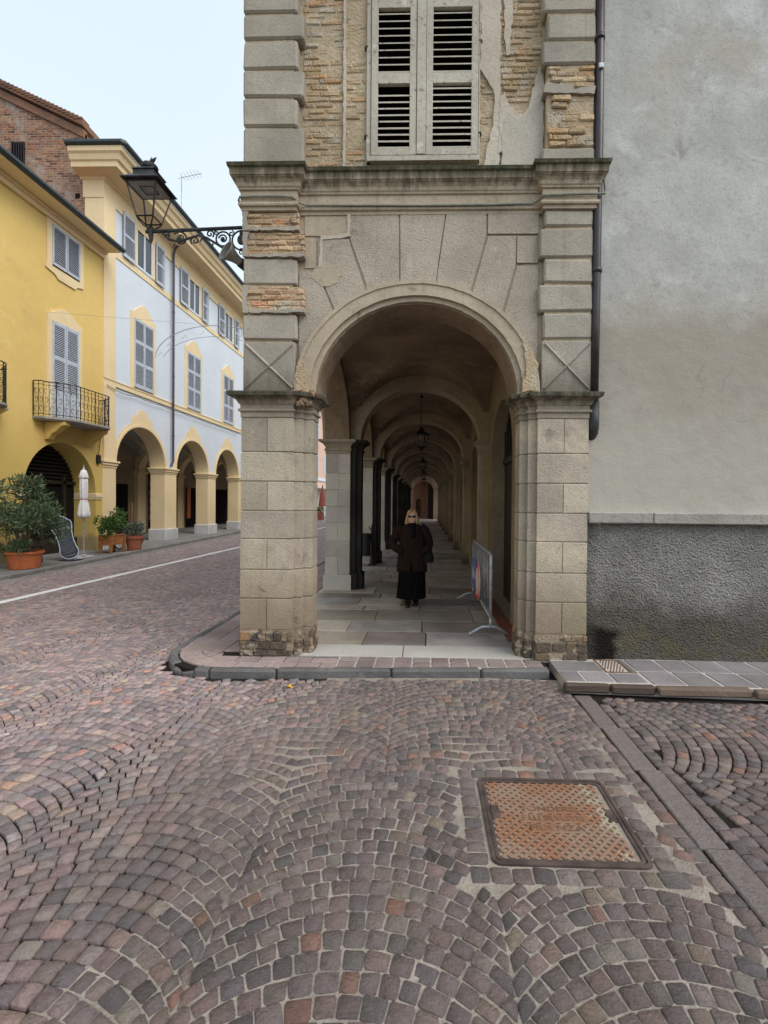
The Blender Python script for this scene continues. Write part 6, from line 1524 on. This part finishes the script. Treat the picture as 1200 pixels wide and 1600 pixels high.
def hair_ring(z, hx, hy, cy_, open_, n=26):
    return [X(hx * math.sin(a_), cy_ - hy * math.cos(a_) + .0 * open_, z) for a_ in (open_ + (2 * pi - 2 * open_) * i / (n - 1) for i in range(n))]
hr = [(1.635, .012, .014, .01, .02), (1.628, .045, .056, .01, .1), (1.605, .070, .088, .008, .25), (1.575, .084, .102, .008, .55), (1.54, .090, .106, .010, .78), (1.50, .093, .108, .014, .86), (1.46, .096, .106, .018, .88), (1.42, .100, .104, .022, .85), (1.38, .106, .102, .025, .80), (1.345, .104, .096, .03, .86)]
o_ = [hair_ring(*h) for h in hr]
i_ = [hair_ring(z - .004, hx - .016, hy - .016, cy_, op) for z, hx, hy, cy_, op in hr]
mb.loft(o_, caps=False, closed=False); mb.loft(i_, caps=False, closed=False)
for k in range(len(hr) - 1):
    for e in (0, -1): mb.add([o_[k][e], o_[k + 1][e], i_[k + 1][e], i_[k][e]], [(0, 1, 2, 3)])
for k in range(46):
    a_ = random.uniform(.75, 2 * pi - .75); x0, y0 = math.sin(a_), -math.cos(a_); j_ = random.uniform(-.008, .01)
    mb.tube([X(x0 * .03, .01 + y0 * .03, 1.633), X(x0 * .078, .01 + y0 * .094, 1.585), X(x0 * (.094 + j_), .012 + y0 * (.108 + j_), 1.50), X(x0 * (.102 + j_ * 2), .02 + y0 * (.108 + j_), 1.41), X(x0 * (.110 + j_ * 2), .028 + y0 * .10, 1.335 + random.uniform(-.02, .03))], [.006, .008, .009, .009, .003], 5)
for s_ in (-1, 1):
    for k in range(6): mb.tube([X(s_ * .006, -.03 - k * .006, 1.632 - k * .004), X(s_ * (.035 + k * .003), -.075 - k * .002, 1.596 - k * .002), X(s_ * (.066 + k * .003), -.07 + k * .004, 1.555), X(s_ * (.084 + k * .003), -.045 + k * .01, 1.49), X(s_ * (.088 + k * .004), -.035 + k * .008, 1.40)], [.006, .009, .009, .009, .004], 5)
mb.build('hair', M['hair'], PN, smooth=True)
mb = MB()
cr = [(.58, .262, .185, .005, 0), (.66, .258, .182, .004, 0), (.78, .246, .175, 0, 0), (.92, .23, .165, 0, 0), (1.05, .222, .155, 0, 0), (1.17, .225, .15, 0, 0), (1.27, .222, .140, 0, 0), (1.33, .20, .125, 0, .005), (1.37, .145, .105, 0, .01), (1.40, .085, .08, 0, .012)]
rr = rings(cr, 40)
for r0_, (z, *_r) in zip(rr, cr):                       # front opening: pull in the vertices near the middle of the front below the waist
    for i, p in enumerate(r0_):
        dx_ = p[0] - PX
        if p[1] < PY and abs(dx_) < .05 and z < .85: r0_[i] = (p[0], p[1] + .05 * (1 - abs(dx_) / .05) * min(1, (.85 - z) / .1), p[2])
mb.loft(rr)
for s_ in (-1, 1):
    if s_ < 0: pts = [X(-.15, 0, 1.325), X(-.205, .01, 1.27), X(-.275, .025, 1.16), X(-.335, .03, 1.07), X(-.315, -.02, 1.015), X(-.25, -.085, .965), X(-.18, -.105, .93), X(-.13, -.09, .91)]
    else: pts = [X(.15, 0, 1.325), X(.205, .01, 1.27), X(.255, .03, 1.16), X(.285, .035, 1.06), X(.28, -.02, 1.0), X(.25, -.075, .955), X(.19, -.10, .925), X(.14, -.09, .905)]
    mb.tube(pts, [.085, .096, .09, .082, .074, .066, .06, .05], 14)
mb.build('coat', M['tweed'], PN, smooth=True)
mb = MB(); sr = [(.135, .25, .21, -.01, -.015), (.16, .247, .205, -.01, -.015), (.4, .232, .185, 0, 0), (.6, .22, .165, 0, 0), (.8, .17, .13, 0, 0)]
mb.loft(rings(sr, 72, .03, 11)); mb.build('skirt', M['black_cloth'], PN, smooth=True)
mb = MB()
for z, r1, t_ in ((1.30, .105, .042), (1.335, .098, .038), (1.362, .080, .030)):
    mb.tube([X(r1 * math.cos(a_), .0 + r1 * .85 * math.sin(a_), z + .012 * math.sin(3 * a_) - .012 * math.cos(a_ + pi / 2 + pi)) for a_ in (2 * pi * k / 24 for k in range(24))], t_, 10, closed=True)
mb.tube([X(.03, -.09, 1.31), X(.025, -.135, 1.24), X(.02, -.145, 1.16)], [.045, .05, .03], 10); mb.build('scarf', M['black_scarf'], PN, smooth=True)
for s_ in (-1, 1):
    sy_ = -.11 if s_ < 0 else .03
    mb = MB(); mb.loft([[X(s_ * .065 + .040 * w2 * math.cos(a_), .02 + y + sy_, max(0, .040 * h2 + .045 * h2 * math.sin(a_) - .0)) for a_ in (2 * pi * k / 14 for k in range(14))] for y, w2, h2 in ((.05, .6, .8), (.03, .95, 1.0), (-.04, 1.0, .95), (-.10, 1.05, .65), (-.15, .95, .5), (-.175, .5, .35))])
    mb.tube([X(s_ * .065, .02 + sy_, .05), X(s_ * .066, .015 + sy_, .14), X(s_ * .07, .01 + sy_ * .7, .30)], [.054, .058, .068], 12); mb.build('shoe', M['shoe'], PN, smooth=True)
HB = thing('handbag', 'black shoulder bag hanging at the side of the woman', 'handbag', X(.27, -.02, .75))
mb = MB(); mb.loft([[X(cx_ + hx * (abs(math.cos(a_)) ** .6) * (1 if math.cos(a_) > 0 else -1), -.03 + .055 * (abs(math.sin(a_)) ** .6) * (1 if math.sin(a_) > 0 else -1), z) for a_ in (2 * pi * k / 24 for k in range(24))] for z, hx, cx_ in ((.74, .075, .275), (.755, .098, .275), (.85, .095, .27), (.95, .075, .262), (.985, .05, .26))]); mb.build('bag_body', M['black_leather'], HB, smooth=True)
mb = MB(); mb.tube([X(.23, -.03, .97), X(.245, -.06, 1.10), X(.215, -.05, 1.30), X(.17, .0, 1.405), X(.19, .06, 1.30), X(.26, .05, 1.1), X(.29, -.02, .97)], .009, 6); mb.build('strap', M['black_leather'], HB)

# ------------------------------------------------------------------ sky, sun, view
w = bpy.data.worlds.new('World'); S.world = w; w.use_nodes = True
nt = w.node_tree; bg = nt.nodes['Background']; out = nt.nodes['World Output']
SUN_EL, SUN_AZ = R_(50), R_(120)                         # azimuth clockwise from +Y: behind the camera, to the right
sky = nt.nodes.new('ShaderNodeTexSky'); sky.sky_type = 'NISHITA'; sky.sun_disc = False; sky.sun_elevation = SUN_EL; sky.sun_rotation = SUN_AZ; sky.dust_density = 3; sky.air_density = 1.2
nt.links.new(sky.outputs[0], bg.inputs[0]); bg.inputs[1].default_value = .07
bg2 = nt.nodes.new('ShaderNodeBackground'); tc = nt.nodes.new('ShaderNodeTexCoord'); ns = nt.nodes.new('ShaderNodeTexNoise'); ns.inputs['Scale'].default_value = 1.1; ns.inputs['Detail'].default_value = 4
nt.links.new(tc.outputs['Generated'], ns.inputs['Vector']); rp = nt.nodes.new('ShaderNodeValToRGB'); nt.links.new(ns.outputs['Fac'], rp.inputs[0])
rp.color_ramp.elements[0].position = .35; rp.color_ramp.elements[1].position = .7; rp.color_ramp.elements[0].color = (.74, .84, .90, 1); rp.color_ramp.elements[1].color = (.82, .885, .91, 1)
nt.links.new(rp.outputs[0], bg2.inputs[0]); bg2.inputs[1].default_value = .69
ad = nt.nodes.new('ShaderNodeAddShader'); nt.links.new(bg.outputs[0], ad.inputs[0]); nt.links.new(bg2.outputs[0], ad.inputs[1]); nt.links.new(ad.outputs[0], out.inputs['Surface'])
sl = bpy.data.lights.new('sun', 'SUN'); sl.energy = 1.5; sl.angle = R_(40); sl.color = (1, .95, .88); so = bpy.data.objects.new('sun', sl); COL.objects.link(so)
dv = Vector((math.sin(SUN_AZ) * math.cos(SUN_EL), math.cos(SUN_AZ) * math.cos(SUN_EL), math.sin(SUN_EL)))
so.rotation_euler = dv.to_track_quat('Z', 'Y').to_euler(); so.location = dv * 30
vs_ = S.view_settings; S.display_settings.display_device = 'sRGB'; vs_.view_transform = 'Standard'; vs_.look = 'None'; vs_.exposure = .38; vs_.gamma = 1; vs_.use_curve_mapping = False
S.cycles.use_adaptive_sampling = False; S.cycles.sample_clamp_indirect = 3; S.cycles.max_bounces = 6; S.cycles.diffuse_bounces = 4; S.cycles.glossy_bounces = 2; S.cycles.transparent_max_bounces = 8; S.cycles.use_denoising = True
